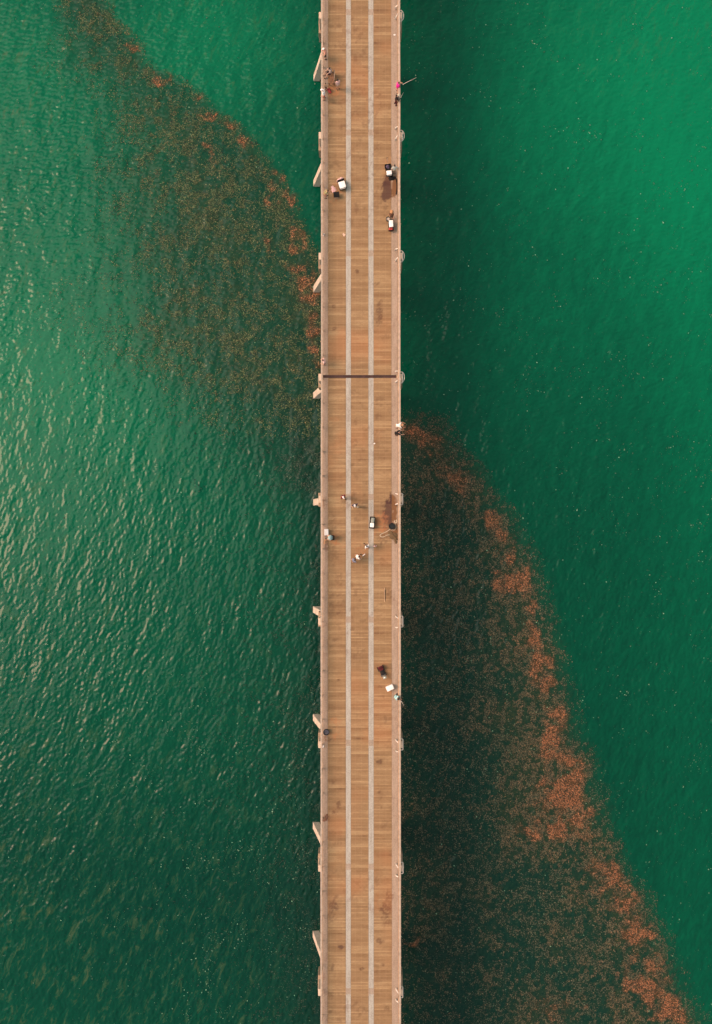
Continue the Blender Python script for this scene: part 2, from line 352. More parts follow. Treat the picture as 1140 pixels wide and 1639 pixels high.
# ================================================================== FLOATING WEED AND FLECKS (countless: one object each)
def leaf_mesh(name, x, y, size, asp, colr, mat, tilt=.35, lift=.02):
    """folded leaf-sized scraps lying on the waves: 4 verts, 2 triangles each"""
    n = len(x); rs = np.random.RandomState(len(name)+n)
    a = rs.rand(n)*2*np.pi; z = wh(x, y) + lift + rs.rand(n)*.03
    ux, uy = np.cos(a), np.sin(a); L = size; W = size*asp
    t1 = (rs.rand(n)-.5)*tilt*L; t2 = (rs.rand(n)-.5)*tilt*L
    j = lambda: 1+(rs.rand(n)-.5)*.7
    P0 = np.stack([x-ux*L*j(), y-uy*L*j(), z+t1], 1); P2 = np.stack([x+ux*L*j(), y+uy*L*j(), z-t1], 1)
    P1 = np.stack([x-uy*W*j(), y+ux*W*j(), z+t2+.01], 1); P3 = np.stack([x+uy*W*j(), y-ux*W*j(), z-t2+.01], 1)
    co = np.stack([P0, P1, P2, P3], 1).reshape(-1, 3)
    b = (np.arange(n)*4)[:, None]; tri = np.concatenate([b+[0, 3, 2], b+[0, 2, 1]], 1).reshape(-1, 3)
    me = bpy.data.meshes.new(name); me.vertices.add(len(co)); me.vertices.foreach_set('co', co.ravel())
    me.loops.add(tri.size); me.loops.foreach_set('vertex_index', tri.ravel().astype(np.int32))
    me.polygons.add(len(tri)); me.polygons.foreach_set('loop_start', (np.arange(len(tri))*3).astype(np.int32))
    me.update(calc_edges=True)
    at = me.attributes.new('weed_colour', 'FLOAT_COLOR', 'POINT')
    c = np.ones((len(co), 4)); c[:, :3] = np.repeat(colr, 4, axis=0); at.data.foreach_set('color', c.ravel().astype(np.float32))
    me.materials.append(mat); o = bpy.data.objects.new(name, me); COL.objects.link(o); return o
wm, t, b = new_mat('weed'); at = t.nodes.new('ShaderNodeAttribute'); at.attribute_name = 'weed_colour'
t.links.new(at.outputs['Color'], b.inputs['Base Color']); b.inputs['Roughness'].default_value = .75; b.inputs['Specular IOR Level'].default_value = .15
def scatter(N, x0, x1, y0, y1, seed):
    rs = np.random.RandomState(seed); p0 = P(x0, y1, 0); p1 = P(x1, y0, 0)
    x = p0.x + rs.rand(N)*(p1.x-p0.x); y = p0.y + rs.rand(N)*(p1.y-p0.y)
    px, py = pix(x, y, 0.0); return x, y, px, py, rs
def weed_object(x0, x1, y0, y1, N, seed, olive, label, name):
    x, y, px, py, rs = scatter(N, x0, x1, y0, y1, seed)
    cov, org, dark = weed_maps(px, py)
    clump = fbm(px, py, 7 if olive < .5 else 12, seed+3, 4)
    prob = np.clip(cov*(.10+1.75*sstep(.40, .62, clump)) + org*(.25+.75*sstep(.3, .6, clump)), 0, 1)*.95
    k = rs.rand(N) < prob
    x, y, cov, org, px, py, clump = x[k], y[k], cov[k], org[k], px[k], py[k], clump[k]; n = len(x)
    grey = np.array([.088, .098, .074]); brown = np.array([.135, .105, .066]); oliv = np.array([.085, .145, .065]); rust = np.array([.32, .145, .075]); tan = np.array([.155, .165, .085])
    u = rs.rand(n, 1); v = rs.rand(n, 1)
    nb_ = np.clip(cov*1.6, 0, 1)[:, None]; u = u*(.15+.85*nb_)
    base = grey*(1-u) + brown*u
    ol = olive*np.where((olive > .5) & (py < 830), 1.12, .5)[:, None]; ol = np.clip(ol, 0, .96)
    base = base*(1-ol) + (oliv*v + tan*(1-v)*.8)*ol
    o = (np.clip(org*1.15 + (rs.rand(n)-.5)*.3, 0, 1)*sstep(.06, .25, org)*np.where(rs.rand(n) < .22, .35, 1))[:, None]; lowl = ((px < 575) & (py > 700))[:, None]
    base = np.where(lowl, np.array([.075, .115, .085])*(.5+.7*u), base)
    warm = (~lowl)*(rs.rand(n, 1) < (.03 + .6*cov[:, None]**2)*(1-.95*olive))*.35
    c = base*(1-np.maximum(o, warm)) + rust*np.maximum(o, warm)
    c *= (.6 + .9*rs.rand(n, 1)**1.3)*(1+.15*olive)
    dim = (rs.rand(n, 1) < .30); c = np.where(dim, np.array([.012, .030, .026]), c)
    size = (.026 + .075*rs.rand(n)**2.2)*(1+.15*org)
    ob = leaf_mesh(name, x, y, size, .26+.34*rs.rand(n), c, wm)
    tag(ob, label, 'seaweed', kind='stuff'); return ob
weed_object(575, 1180, 560, 1700, 1150000, 21, .25, 'rust orange and brown seaweed drifting right of the pier in a long curved front', 'floating_seaweed')
weed_object(-40, 575, -60, 1720, 1250000, 22, .85, 'olive brown seaweed with orange clumps drifting left of the upper pier', 'floating_seaweed')
# pale foam flecks over the open water
x, y, px, py, rs = scatter(90000, -60, 1200, -60, 1700, 5)
k = rs.rand(len(x)) < (.12 + .75*sstep(.52, .72, fbm(px, py, 30, 8, 4)))*np.where(px > 640, .62, .30 + 1.1*sstep(950, 1300, py)*sstep(100, 300, px))
x, y = x[k], y[k]; n = len(x); c = np.array([.13, .25, .17])*(.45+1.1*rs.rand(n, 1)**2)
ob = leaf_mesh('foam_flecks', x, y, .028+.075*rs.rand(n)**3.5, .4+.5*rs.rand(n), c, wm, .1)
tag(ob, 'tiny pale flecks of foam and scraps scattered over the green water', 'foam', kind='stuff')

# ================================================================== PIER
XL = P(516.5, 839).x; XR = P(636.7, 839).x        # inner faces of the rails
YE = 150.0
def xc(px): return P(px, 839).x
bY = [P(577, v, DECK).y for v in (23, 1590)]
SP = (bY[0]-bY[1])/8.0
BENTS = [bY[1] + SP*i for i in range(-4, 13)]      # bent 8 is the top visible one
# ---- deck surface materials
def plank_mat():
    m, t, b = new_mat('weathered_planks'); N = t.nodes; Lk = t.links
    tc = N.new('ShaderNodeTexCoord'); sx = N.new('ShaderNodeSeparateXYZ'); Lk.new(tc.outputs['Object'], sx.inputs[0])
    def math_(op, a, bb=None, c=None):
        n = N.new('ShaderNodeMath'); n.operation = op
        for i, q in enumerate((a, bb, c)):
            if q is None: continue
            if isinstance(q, (int, float)): n.inputs[i].default_value = q
            else: Lk.new(q, n.inputs[i])
        return n.outputs[0]
    PW = .146
    u = math_('DIVIDE', sx.outputs['Y'], PW); fl = math_('FLOOR', u); fr = math_('FRACT', u)
    wn = N.new('ShaderNodeTexWhiteNoise'); wn.noise_dimensions = '2D'; cb = N.new('ShaderNodeCombineXYZ'); Lk.new(fl, cb.inputs[0])
    pan = math_('FLOOR', math_('DIVIDE', math_('ADD', sx.outputs['X'], 50), 2.25)); Lk.new(pan, cb.inputs[1]); Lk.new(cb.outputs[0], wn.inputs['Vector'])
    ramp = N.new('ShaderNodeValToRGB'); el = ramp.color_ramp.elements
    el[0].color = (.140, .082, .040, 1); el[1].color = (.400, .290, .160, 1)
    q = el.new(.2); q.color = (.240, .150, .075, 1); q = el.new(.75); q.color = (.325, .222, .116, 1)
    # long soft banding, where neighbouring boards weathered alike
    nb = N.new('ShaderNodeTexNoise'); nb.noise_dimensions = '2D'; nb.inputs['Scale'].default_value = 1.0; nb.inputs['Detail'].default_value = 5; nb.inputs['Roughness'].default_value = .65
    cv = N.new('ShaderNodeCombineXYZ'); Lk.new(math_('MULTIPLY', sx.outputs['X'], .30), cv.inputs[0]); Lk.new(math_('MULTIPLY', fl, .22), cv.inputs[1]); Lk.new(cv.outputs[0], nb.inputs['Vector'])
    wn3 = N.new('ShaderNodeTexWhiteNoise'); wn3.noise_dimensions = '2D'; cb3 = N.new('ShaderNodeCombineXYZ'); Lk.new(math_('FLOOR', math_('DIVIDE', math_('ADD', fl, math_('MULTIPLY', wn.outputs['Value'], 1.6)), 3.0)), cb3.inputs[0]); Lk.new(pan, cb3.inputs[1]); Lk.new(cb3.outputs[0], wn3.inputs['Vector'])
    f = math_('ADD', math_('ADD', math_('MULTIPLY', wn.outputs['Value'], .46), math_('MULTIPLY', wn3.outputs['Value'], .34)), math_('MULTIPLY', math_('SUBTRACT', nb.outputs['Fac'], .28), 1.25))
    Lk.new(f, ramp.inputs['Fac'])
    # grain along each board
    ng = N.new('ShaderNodeTexNoise'); ng.inputs['Scale'].default_value = 1.0; ng.inputs['Detail'].default_value = 6; ng.inputs['Roughness'].default_value = .7
    cg = N.new('ShaderNodeCombineXYZ'); Lk.new(math_('MULTIPLY', sx.outputs['X'], 3.0), cg.inputs[0]); Lk.new(math_('MULTIPLY', sx.outputs['Y'], 42.0), cg.inputs[1]); Lk.new(cg.outputs[0], ng.inputs['Vector'])
    gr = N.new('ShaderNodeValToRGB'); gr.color_ramp.elements[0].position = .3; gr.color_ramp.elements[1].position = .72
    gr.color_ramp.elements[0].color = (.68, .63, .58, 1); gr.color_ramp.elements[1].color = (1.12, 1.1, 1.08, 1); Lk.new(ng.outputs['Fac'], gr.inputs['Fac'])
    mg = N.new('ShaderNodeMix'); mg.data_type = 'RGBA'; mg.blend_type = 'MULTIPLY'; mg.inputs[0].default_value = 1; Lk.new(ramp.outputs['Color'], mg.inputs[6]); Lk.new(gr.outputs['Color'], mg.inputs[7])
    # nail rows over the stringers: pale worn lines
    xf = math_('FRACT', math_('DIVIDE', math_('ADD', sx.outputs['X'], 50.12), .61)); nl = math_('LESS_THAN', xf, .09)
    nl2 = math_('MULTIPLY', nl, .13)
    mn = N.new('ShaderNodeMix'); mn.data_type = 'RGBA'; Lk.new(nl2, mn.inputs[0]); Lk.new(mg.outputs[2], mn.inputs[6]); mn.inputs[7].default_value = (.50, .36, .20, 1)
    # gaps
    gp = math_('LESS_THAN', fr, .075); mgap = N.new('ShaderNodeMix'); mgap.data_type = 'RGBA'; Lk.new(math_('MULTIPLY', gp, .75), mgap.inputs[0]); Lk.new(mn.outputs[2], mgap.inputs[6]); mgap.inputs[7].default_value = (.05, .028, .015, 1)
    # stains, wet patches and painted soft shadows stored on the mesh
    at = N.new('ShaderNodeAttribute'); at.attribute_name = 'stain_shade'; ss = N.new('ShaderNodeSeparateColor'); Lk.new(at.outputs['Color'], ss.inputs[0])
    m1 = N.new('ShaderNodeMix'); m1.data_type = 'RGBA'; Lk.new(ss.outputs[0], m1.inputs[0]); Lk.new(mgap.outputs[2], m1.inputs[6]); m1.inputs[7].default_value = (.085, .038, .020, 1)
    m2 = N.new('ShaderNodeMix'); m2.data_type = 'RGBA'; Lk.new(math_('MULTIPLY', ss.outputs[1], math_('ADD', .80, math_('MULTIPLY', wn3.outputs['Value'], .20))), m2.inputs[0]); Lk.new(m1.outputs[2], m2.inputs[6]); m2.inputs[7].default_value = (.055, .017, .010, 1)
    m3 = N.new('ShaderNodeMix'); m3.data_type = 'RGBA'; Lk.new(ss.outputs[2], m3.inputs[0]); Lk.new(m2.outputs[2], m3.inputs[6]); m3.inputs[7].default_value = (.42, .17, .065, 1)  # orange tone, with soft shadows of people and gear painted in
    Lk.new(m3.outputs[2], b.inputs['Base Color'])
    Lk.new(math_('SUBTRACT', .8, math_('MULTIPLY', ss.outputs[1], .25)), b.inputs['Roughness'])
    bp = N.new('ShaderNodeBump'); bp.inputs['Strength'].default_value = .8; bp.inputs['Distance'].default_value = .012
    Lk.new(math_('SUBTRACT', math_('MULTIPLY', ng.outputs['Fac'], .4), math_('MULTIPLY', gp, 1.0)), bp.inputs['Height']); Lk.new(bp.outputs['Normal'], b.inputs['Normal'])
    return m
def concrete_mat(name, c0, c1, scale=1.6, stain_shade=True):
    m, t, b = new_mat(name); N = t.nodes; Lk = t.links
    tc = N.new('ShaderNodeTexCoord'); mp = N.new('ShaderNodeMapping'); mp.inputs['Scale'].default_value = (2.2, .35, 1); Lk.new(tc.outputs['Object'], mp.inputs[0])
    n = N.new('ShaderNodeTexNoise'); n.inputs['Scale'].default_value = scale; n.inputs['Detail'].default_value = 8; n.inputs['Roughness'].default_value = .65; Lk.new(mp.outputs[0], n.inputs['Vector'])
    r = N.new('ShaderNodeValToRGB'); r.color_ramp.elements[0].position = .32; r.color_ramp.elements[1].position = .68
    r.color_ramp.elements[0].color = c0+(1,); r.color_ramp.elements[1].color = c1+(1,); Lk.new(n.outputs['Fac'], r.inputs['Fac'])
    n2 = N.new('ShaderNodeTexNoise'); n2.inputs['Scale'].default_value = 9; n2.inputs['Detail'].default_value = 6; Lk.new(tc.outputs['Object'], n2.inputs['Vector'])
    r2 = N.new('ShaderNodeValToRGB'); r2.color_ramp.elements[0].position = .35; r2.color_ramp.elements[0].color = (.78, .76, .74, 1); r2.color_ramp.elements[1].position = .6; Lk.new(n2.outputs['Fac'], r2.inputs['Fac'])
    mg = N.new('ShaderNodeMix'); mg.data_type = 'RGBA'; mg.blend_type = 'MULTIPLY'; mg.inputs[0].default_value = .8; Lk.new(r.outputs['Color'], mg.inputs[6]); Lk.new(r2.outputs['Color'], mg.inputs[7])
    last = mg.outputs[2]
    if stain_shade:
        at = N.new('ShaderNodeAttribute'); at.attribute_name = 'stain_shade'; ss = N.new('ShaderNodeSeparateColor'); Lk.new(at.outputs['Color'], ss.inputs[0])
        m1 = N.new('ShaderNodeMix'); m1.data_type = 'RGBA'; Lk.new(ss.outputs[0], m1.inputs[0]); Lk.new(last, m1.inputs[6]); m1.inputs[7].default_value = (.14, .066, .036, 1)
        m2 = N.new('ShaderNodeMix'); m2.data_type = 'RGBA'; Lk.new(ss.outputs[1], m2.inputs[0]); Lk.new(m1.outputs[2], m2.inputs[6]); m2.inputs[7].default_value = (.165, .082, .034, 1); last = m2.outputs[2]
    Lk.new(last, b.inputs['Base Color']); b.inputs['Roughness'].default_value = .85
    return m
# stains and painted shadows traced on the deck: (px, py, rx, ry, strength, channel)  0 brown scuff, 1 dark wet red-brown, 2 orange tone, mostly warm soft shadows painted beside people and gear
STAINS_SHADES = [(620, 303, 8, 19, .95, 1), (616, 310, 5, 12, .9, 1), (631, 297, 4.5, 17, .8, 1), (622, 822, 9, 19, .95, 1), (617, 830, 5, 12, .8, 1), (627, 805, 5, 12, .8, 1), (632, 815, 4, 20, .75, 1),
          (633, 852, 4, 16, .75, 1), (609, 838, 11, 16, .5, 2), (622, 845, 8, 8, .5, 0), (616, 862, 10, 8, .45, 0), (604, 835, 7, 12, .35, 2), (541, 128, 9, 14, .25, 2), (534, 145, 10, 10, .45, 2), (537, 863, 8, 8, .5, 2),
          (522, 874, 4, 10, .65, 0), (533, 838, 5, 14, .35, 0), (533, 888, 8, 18, .28, 0), (622, 952, 6, 13, .42, 0), (608, 502, 5, 12, .6, 0), (607, 515, 6, 8, .5, 0), (617, 540, 8, 6, .3, 0), (608, 486, 5, 5, .55, 0), (603, 454, 5, 3, .5, 0),
          (572, 434, 3, 3, .65, 0), (535, 526, 3, 3, .6, 0), (534, 491, 3, 3, .55, 0), (570, 131, 4, 3, .5, 0), (583, 143, 2.5, 3, .5, 0), (606, 152, 4, 3, .5, 0), (618, 90, 3, 2, .5, 0), (518, 39, 4, 4, .4, 0), (618, 1457, 8, 12, .75, 0), (623, 1437, 6, 10, .6, 0), (612, 1456, 5, 5, .7, 0),
          (620, 1475, 8, 8, .45, 0), (607, 1506, 6, 5, .6, 0), (533, 1452, 8, 12, .48, 1), (531, 1465, 8, 8, .35, 1), (537, 1436, 5, 4, .5, 0), (546, 1516, 4, 3, .65, 1), (532, 1548, 3, 6, .55, 0), (578, 1551, 4, 2.5, .7, 0), (612, 1544, 3, 2.5, .6, 0), (620, 1615, 4, 4, .5, 0),
          (522, 1310, 6, 6, .5, 1), (534, 1301, 3, 3.5, .75, 0), (542, 1288, 3, 6, .6, 0), (609, 1218, 6, 4, .7, 0), (608, 1268, 4, 3, .55, 0), (534, 1253, 4, 3, .55, 0), (526, 1183, 8, 5, .5, 1), (537, 1175, 8, 8, .3, 2), (538, 1155, 12, 6, .3, 2), (541, 1088, 3, 2, .6, 0), (525, 1183, 3, 3, .5, 0),
          (607, 1099, 5, 2, .5, 0), (610, 1115, 5, 2, .45, 0), (538, 1025, 6, 3, .4, 0), (541, 982, 4, 4, .5, 0), (532, 968, 3, 6, .45, 0), (543, 925, 8, 10, .3, 0), (540, 715, 6, 20, .16, 2), (535, 672, 12, 4, .2, 2), (615, 898, 8, 8, .3, 0), (518, 805, 5, 8, .5, 1), (535, 310, 10, 14, .3, 2),
          (543, 305, 6, 8, .3, 0), (632, 1170, 5, 14, .2, 0), (612, 1068, 10, 10, .22, 2), (628, 1108, 9, 8, .4, 2), (536, 1335, 10, 10, .2, 0), (617, 1320, 6, 8, .25, 0), (540, 1350, 6, 3, .35, 0), (604, 1445, 6, 18, .18, 2), (560, 870, 22, 12, .12, 2), (585, 884, 20, 10, .2, 2), (526, 277, 3, 2, .6, 0), (530, 571, 5, 6, .35, 0), (566, 626, 4, 3, .4, 0), (538, 1300, 5, 5, .3, 0)]
def slab(name, x0, x1, mat, parent, z=DECK, th=.09, y0=-YE, y1=YE, cell=.09):
    """deck sheet with real thickness; top finely divided so that worn marks and painted shadows can be stored on it"""
    nx = max(2, int(round((x1-x0)/cell))+1); yfine = [v for v in (-62.0, 66.0)]
    ylist = [y0] if y0 < yfine[0] else []
    ylist += list(np.arange(max(y0, yfine[0]), min(y1, yfine[1]), cell))
    ylist += [y1]
    ylist = np.array(ylist); xl = np.linspace(x0, x1, nx); gx, gy = np.meshgrid(xl, ylist); ny = len(ylist); n = nx*ny
    co = np.stack([gx.ravel(), gy.ravel(), np.full(n, z)], 1)
    idx = np.arange(n).reshape(ny, nx)
    q = np.stack([idx[:-1, :-1], idx[:-1, 1:], idx[1:, 1:], idx[1:, :-1]], -1).reshape(-1, 4).tolist()
    rim = list(idx[0, :]) + list(idx[1:, -1]) + list(idx[-1, :-1][::-1]) + list(idx[1:-1, 0][::-1])
    low = co[rim].copy(); low[:, 2] = z-th
    m = len(rim); verts = np.vstack([co, low]); fs = [(rim[(i+1) % m], rim[i], n+i, n+(i+1) % m) for i in range(m)]
    fs.append(tuple(n+i for i in range(m))[::-1])
    me = bpy.data.meshes.new(name); me.from_pydata(verts.tolist(), [], q+[tuple(int(v) for v in f) for f in fs]); me.update()
    px, py = pix(verts[:, 0], verts[:, 1], z)
    c = np.zeros((len(verts), 4)); c[:, 3] = 1
    brk = fbm(px, py, 5, 71, 4); fine = fbm(px, py, 2.2, 72, 3)
    for (cx, cy, rx, ry, s, ch) in STAINS_SHADES:
        k = (np.abs(px-cx) < rx*1.9) & (np.abs(py-cy) < ry*1.9)
        if not k.any(): continue
        d = np.sqrt(((px[k]-cx)/(rx*1.12))**2+((py[k]-cy)/(ry*1.12))**2) + (brk[k]-.5)*1.5
        solid = 1 if ch == 1 and s > .7 else 0
        v = np.clip((1-sstep(.5, 1.2, d))*s*(1.35 if solid else (1.0 if ch == 0 else 1.3)*sstep(.28, .62, fine[k]+.12*(s > .5))), 0, 1)
        c[k, ch] = np.maximum(c[k, ch], v)
    # thin general scuffing, more near the rails than in the middle lane
    g = sstep(.56, .72, fbm(verts[:, 0]*1.0, verts[:, 1], .42, 55, 4))*.34*sstep(.50, .70, fbm(verts[:, 0], verts[:, 1], 4.0, 58, 3)); c[:, 0] = np.maximum(c[:, 0], g)
    g = sstep(.55, .8, fbm(verts[:, 0]*1.0, verts[:, 1], 6.0, 56, 4))*.30; c[:, 2] = np.maximum(c[:, 2], g)
    a = me.attributes.new('stain_shade', 'FLOAT_COLOR', 'POINT'); a.data.foreach_set('color', c.ravel().astype(np.float32))
    me.materials.append(mat); o = bpy.data.objects.new(name, me); COL.objects.link(o); o.parent = parent
    return o
pier = thing('fishing_pier', (0, 0, 0), 0, 'long straight pier with brown plank lanes and pale concrete strips crossing the green water', 'pier')
PL = plank_mat()
CS = concrete_mat('pale_strip', (.33, .325, .295), (.43, .44, .405))
CE = concrete_mat('edge_concrete', (.305, .240, .185), (.395, .325, .262))
YJ = P(570, 602.6, DECK).y; JW = .155
edges = [xc(v) for v in (516.6, 524.8, 553.8, 561.8, 590.0, 598.2, 627.0, 636.9)]
names = ['edge_walk', 'plank_lane', 'concrete_strip', 'plank_lane', 'concrete_strip', 'plank_lane', 'edge_walk']
mats = [CE, PL, CS, PL, CS, PL, CE]
for seg in ((-YE, YJ-JW), (YJ+JW, YE)):
    for i in range(7):
        slab(names[i], edges[i]+.006, edges[i+1]-.006, mats[i], pier, DECK if mats[i] is PL else DECK+.012, y0=seg[0], y1=seg[1])
rust = paint('rusty_joint', (.050, .022, .020), .7, .45, 2.0)
MB().box(xc(514.8)+.03, xc(634.2), YJ-JW+.004, YJ+JW-.004, DECK-.16, DECK-.06).build('expansion_joint', rust, pier)
# cross boards let into the concrete strips at each bent
cbm = concrete_mat('cross_board', (.30, .255, .205), (.38, .33, .27), stain_shade=False)
for by in BENTS:
    if abs(by) > 75: continue
    yb = by + .22*(1 if by < 0 else 1)
    if abs(by-YJ) < 2: continue
    for (a, b_) in ((2, 3), (4, 5)):
        MB().box(edges[a]+.008, edges[b_]-.008, yb-.30, yb+.30, DECK+.002, DECK+.016).build('cross_board', cbm, pier)
# structure below
conc = concrete_mat('cast_concrete', (.50, .42, .32), (.66, .58, .48), 2.5, stain_shade=False)
concd = concrete_mat('stained_concrete', (.30, .22, .15), (.42, .32, .22), 3.0, stain_shade=False)
for x in (XL+.25, XL+2.6, XR-2.6, XR-.25):
    MB().box(x-.18, x+.18, -YE, YE, DECK-1.15, DECK-.10).build('girder', concd, pier)
XO_L = xc(509.8); XO_R = xc(644.2)
for by in BENTS:
    m = MB(); m.box(XO_L, XO_R, by-.34, by+.34, DECK-1.9, DECK-.13, bev=.03)
    pc = m.build('bent_cap', conc, pier)
    MB().box(XO_L-.10, XO_R+.10, by-.72, by+.72, DECK-3.5, DECK-1.904, bev=.04).build('cap_beam', concd, pc)
    def pile(xt, xb, wx=.36):
        zt, zb = DECK-3.3, -3.0; v = []
        for (x, z) in ((xt, zt), (xb, zb)):
            v += [(x-wx, by-.36, z), (x+wx, by-.36, z), (x+wx, by+.36, z), (x-wx, by+.36, z)]
        mb = MB(); mb.add(v, [(0, 1, 2, 3), (7, 6, 5, 4), (0, 4, 5, 1), (1, 5, 6, 2), (2, 6, 7, 3), (3, 7, 4, 0)])
        return mb.build('pile', conc, pc)
    xw = P(501.3, 839, 0).x + .36                       # centre at water
    zt = DECK-3.3
    slope = (xw - (XL+.74))/zt
    pile(XL+.74, XL+.74 + slope*(zt+3)); pile(.47, .47); pile(XR-.7, XR-.7)
# pipe frames outboard of the right-hand rail, and hoops on three of them
white = paint('white_metal', (.74, .72, .66), .45, .12, 12)
for i, by in enumerate(BENTS[3:14]):
    z = DECK-.22; yc = by; e = .55; xo = xc(645.0 if abs(by) < 40 else 644.4); xi = XR+.1
    MB().tube([(xi, yc-e, z), (xo-.05, yc-e, z), (xo, yc-e+.05, z), (xo, yc+e-.05, z), (xo-.05, yc+e, z), (xi, yc+e, z)], .042, 8).build('pipe_frame', white, pier, True)
    for s_ in (-1, 1):
        MB().tube([(XR-.22, yc+s_*e*1.0, DECK+.02), (XR-.18, yc+s_*e*.98, DECK+.34), (XR+.02, yc+s_*e*.8, DECK+.80)], [.062, .055, .05], 8).build('rail_brace', white, pier, True)
    if by > P(0, 640).y and by < 60:
        c = Vector((xo-.08, yc+.05, DECK-.3)); pts = [c + Vector((.27*math.cos(a), .52*math.sin(a), .03*math.sin(3*a))) for a in [R(-80+16*k) for k in range(11)]]
        MB().tube(pts, .028, 8).build('hoop', white, pier, True)
# ---- railings
wood = paint('pale_rail_wood', (.42, .355, .285), .7, .22, 3.0)
wood2 = paint('brown_rail_wood', (.46, .30, .185), .75, .28, 3.0)
def railing(x0, x1, inner, label):
    """x0..x1 outer cap board; inner = +1 if the deck lies towards +X"""
    xm = (x0+x1)/2; rl = thing('guard_railing', (xm, 0, DECK), 0, label, 'railing', None)
    hw = abs(x1-x0)/2
    n = 60; L = 2*YE/n; random.seed(int(abs(x0)*10))
    m = MB()
    for k in range(n):
        y0 = -YE+k*L; dz = random.uniform(-.012, .012); dx = random.uniform(-.012, .012)
        m.box(-hw+dx, hw+dx, y0+.012, y0+L-.012, .98+dz, 1.025+dz, bev=.008)
    m.build('rail_cap', wood, rl)
    for zz in (.36, .66):
        MB().box(-.02, .02, -YE, YE, zz, zz+.06).build('rail_board', wood2, rl)
    m = MB().box(inner*(hw+.015)-.03*(1 if inner < 0 else -1)-.03, inner*(hw+.015)+.03, -YE, YE, .90, .975)
    m.build('inner_rail', wood2, rl)
    for k in range(-26, 27):
        MB().box(-.05+inner*.075, .05+inner*.075, k*2.43-.05, k*2.43+.05, -.05, .975).build('post', wood2, rl)
    MB().box(-hw, hw, -YE, YE, -.12, .02).build('kerb', wood2, rl)
    return rl
railing(P(513.6, 839, DECK+1).x, P(516.3, 839, DECK+1).x, 1, 'left pier railing with a pale cap board running the whole length')
railing(P(638.4, 839, DECK+1).x, P(641.5, 839, DECK+1).x, -1, 'right pier railing with a pale cap board beside the white pipe frames')

# ================================================================== OBJECTS ON THE DECK
white_p = paint('white_plastic', (.90, .90, .89), .35, .04, 4)
black_p = paint('black_plastic', (.004, .004, .0045), .7, .3, 8)
dark_cloth = paint('black_cloth', (.004, .004, .005), .9, .4, 8, bump=.4)
grey_p = paint('grey_green_plastic', (.25, .30, .27), .5, .2, 6)
red_p = paint('red_cloth', (.42, .05, .045), .8, .3, 8)
purp = paint('purple_cloth', (.16, .12, .20), .9, .35, 9)
pinkc = paint('pink_towel', (.66, .44, .44), .9, .15, 10)
tanc = paint('tan_canvas', (.42, .26, .15), .9, .25, 8)
steel = paint('dull_steel', (.33, .32, .30), .4, .2, 10, .7)
woodb = paint('brown_bench_wood', (.19, .10, .055), .75, .35, 5)
def zrot(a): return Matrix.Rotation(a, 4, 'Z')
def cooler(px, py, Lp, Wp, ang, label, z=0.0, h=.42, mat=white_p, group=None):
    L, W = Lp/16.2, Wp/16.2; c = P(px, py, DECK+z+h)
    t = thing('cooler', (c.x, c.y, DECK+z), R(ang), label, 'cooler', group)
    MB().box(-L/2+.02, L/2-.02, -W/2+.02, W/2-.02, 0.01, h-.10, bev=.035).build('body', mat, t, True)
    MB().box(-L/2, L/2, -W/2, W/2, h-.097, h, bev=.03).build('lid', mat, t, True)
    for s_ in (-1, 1):
        MB().tube([(s_*(L/2-.01), -.10, h-.16), (s_*(L/2+.035), -.09, h-.18), (s_*(L/2+.035), .09, h-.18), (s_*(L/2-.01), .10, h-.16)], .011, 6).build('handle', mat if mat is not white_p else grey_p, t, True)
    for s_ in (-.25, .25):
        MB().box(s_*L-.03, s_*L+.03, -W/2-.012, -W/2+.012, h-.15, h-.03, bev=.005).build('latch', grey_p, t)
    return t
def wheel(parent, x, y, r=.12, w_=.06):
    M = Matrix.Translation((x, y, r)) @ Matrix.Rotation(R(90), 4, 'Y')
    wo = MB().lathe([(r*.55, -w_/2), (r*.92, -w_/2), (r, -w_/4), (r, w_/4), (r*.92, w_/2), (r*.55, w_/2)], 18, M=M).build('wheel', black_p, parent)
    MB().lathe([(r*.15, -w_*.6), (r*.5, -w_*.4), (r*.5, w_*.4), (r*.15, w_*.6)], 12, M=M).build('hub', steel, wo)
def wagon(px, py, L, W, ang, label, mat=black_p, handle=1, bed=.28, hl=.75):
    c = P(px, py, DECK+.3); t = thing('wagon', (c.x, c.y, DECK), R(ang), label, 'wagon')
    MB().box(-W/2, W/2, -L/2, L/2, bed-.04, bed).build('tray', mat, t)
    m = MB()
    for (a, b_, c_, d) in ((-W/2-.02, -W/2, -L/2, L/2), (W/2, W/2+.02, -L/2, L/2), (-W/2, W/2, -L/2-.02, -L/2), (-W/2, W/2, L/2, L/2+.02)):
        m.box(a, b_, c_, d, bed-.04, bed+.20)
    m.build('side_panel', dark_cloth, t)
    for sx_ in (-1, 1):
        for sy_ in (-1, 1): wheel(t, sx_*(W/2-.01), sy_*(L/2-.14))
    if handle:
        MB().tube([(0, handle*L/2, bed-.02), (0, handle*(L/2+hl*.6), .62), (0, handle*(L/2+hl), .86)], .018, 8).build('pull_bar', steel, t, True)
        MB().tube([(-.12, handle*(L/2+hl), .87), (.12, handle*(L/2+hl), .87)], .022, 8).build('grip', black_p, t, True)
    return t
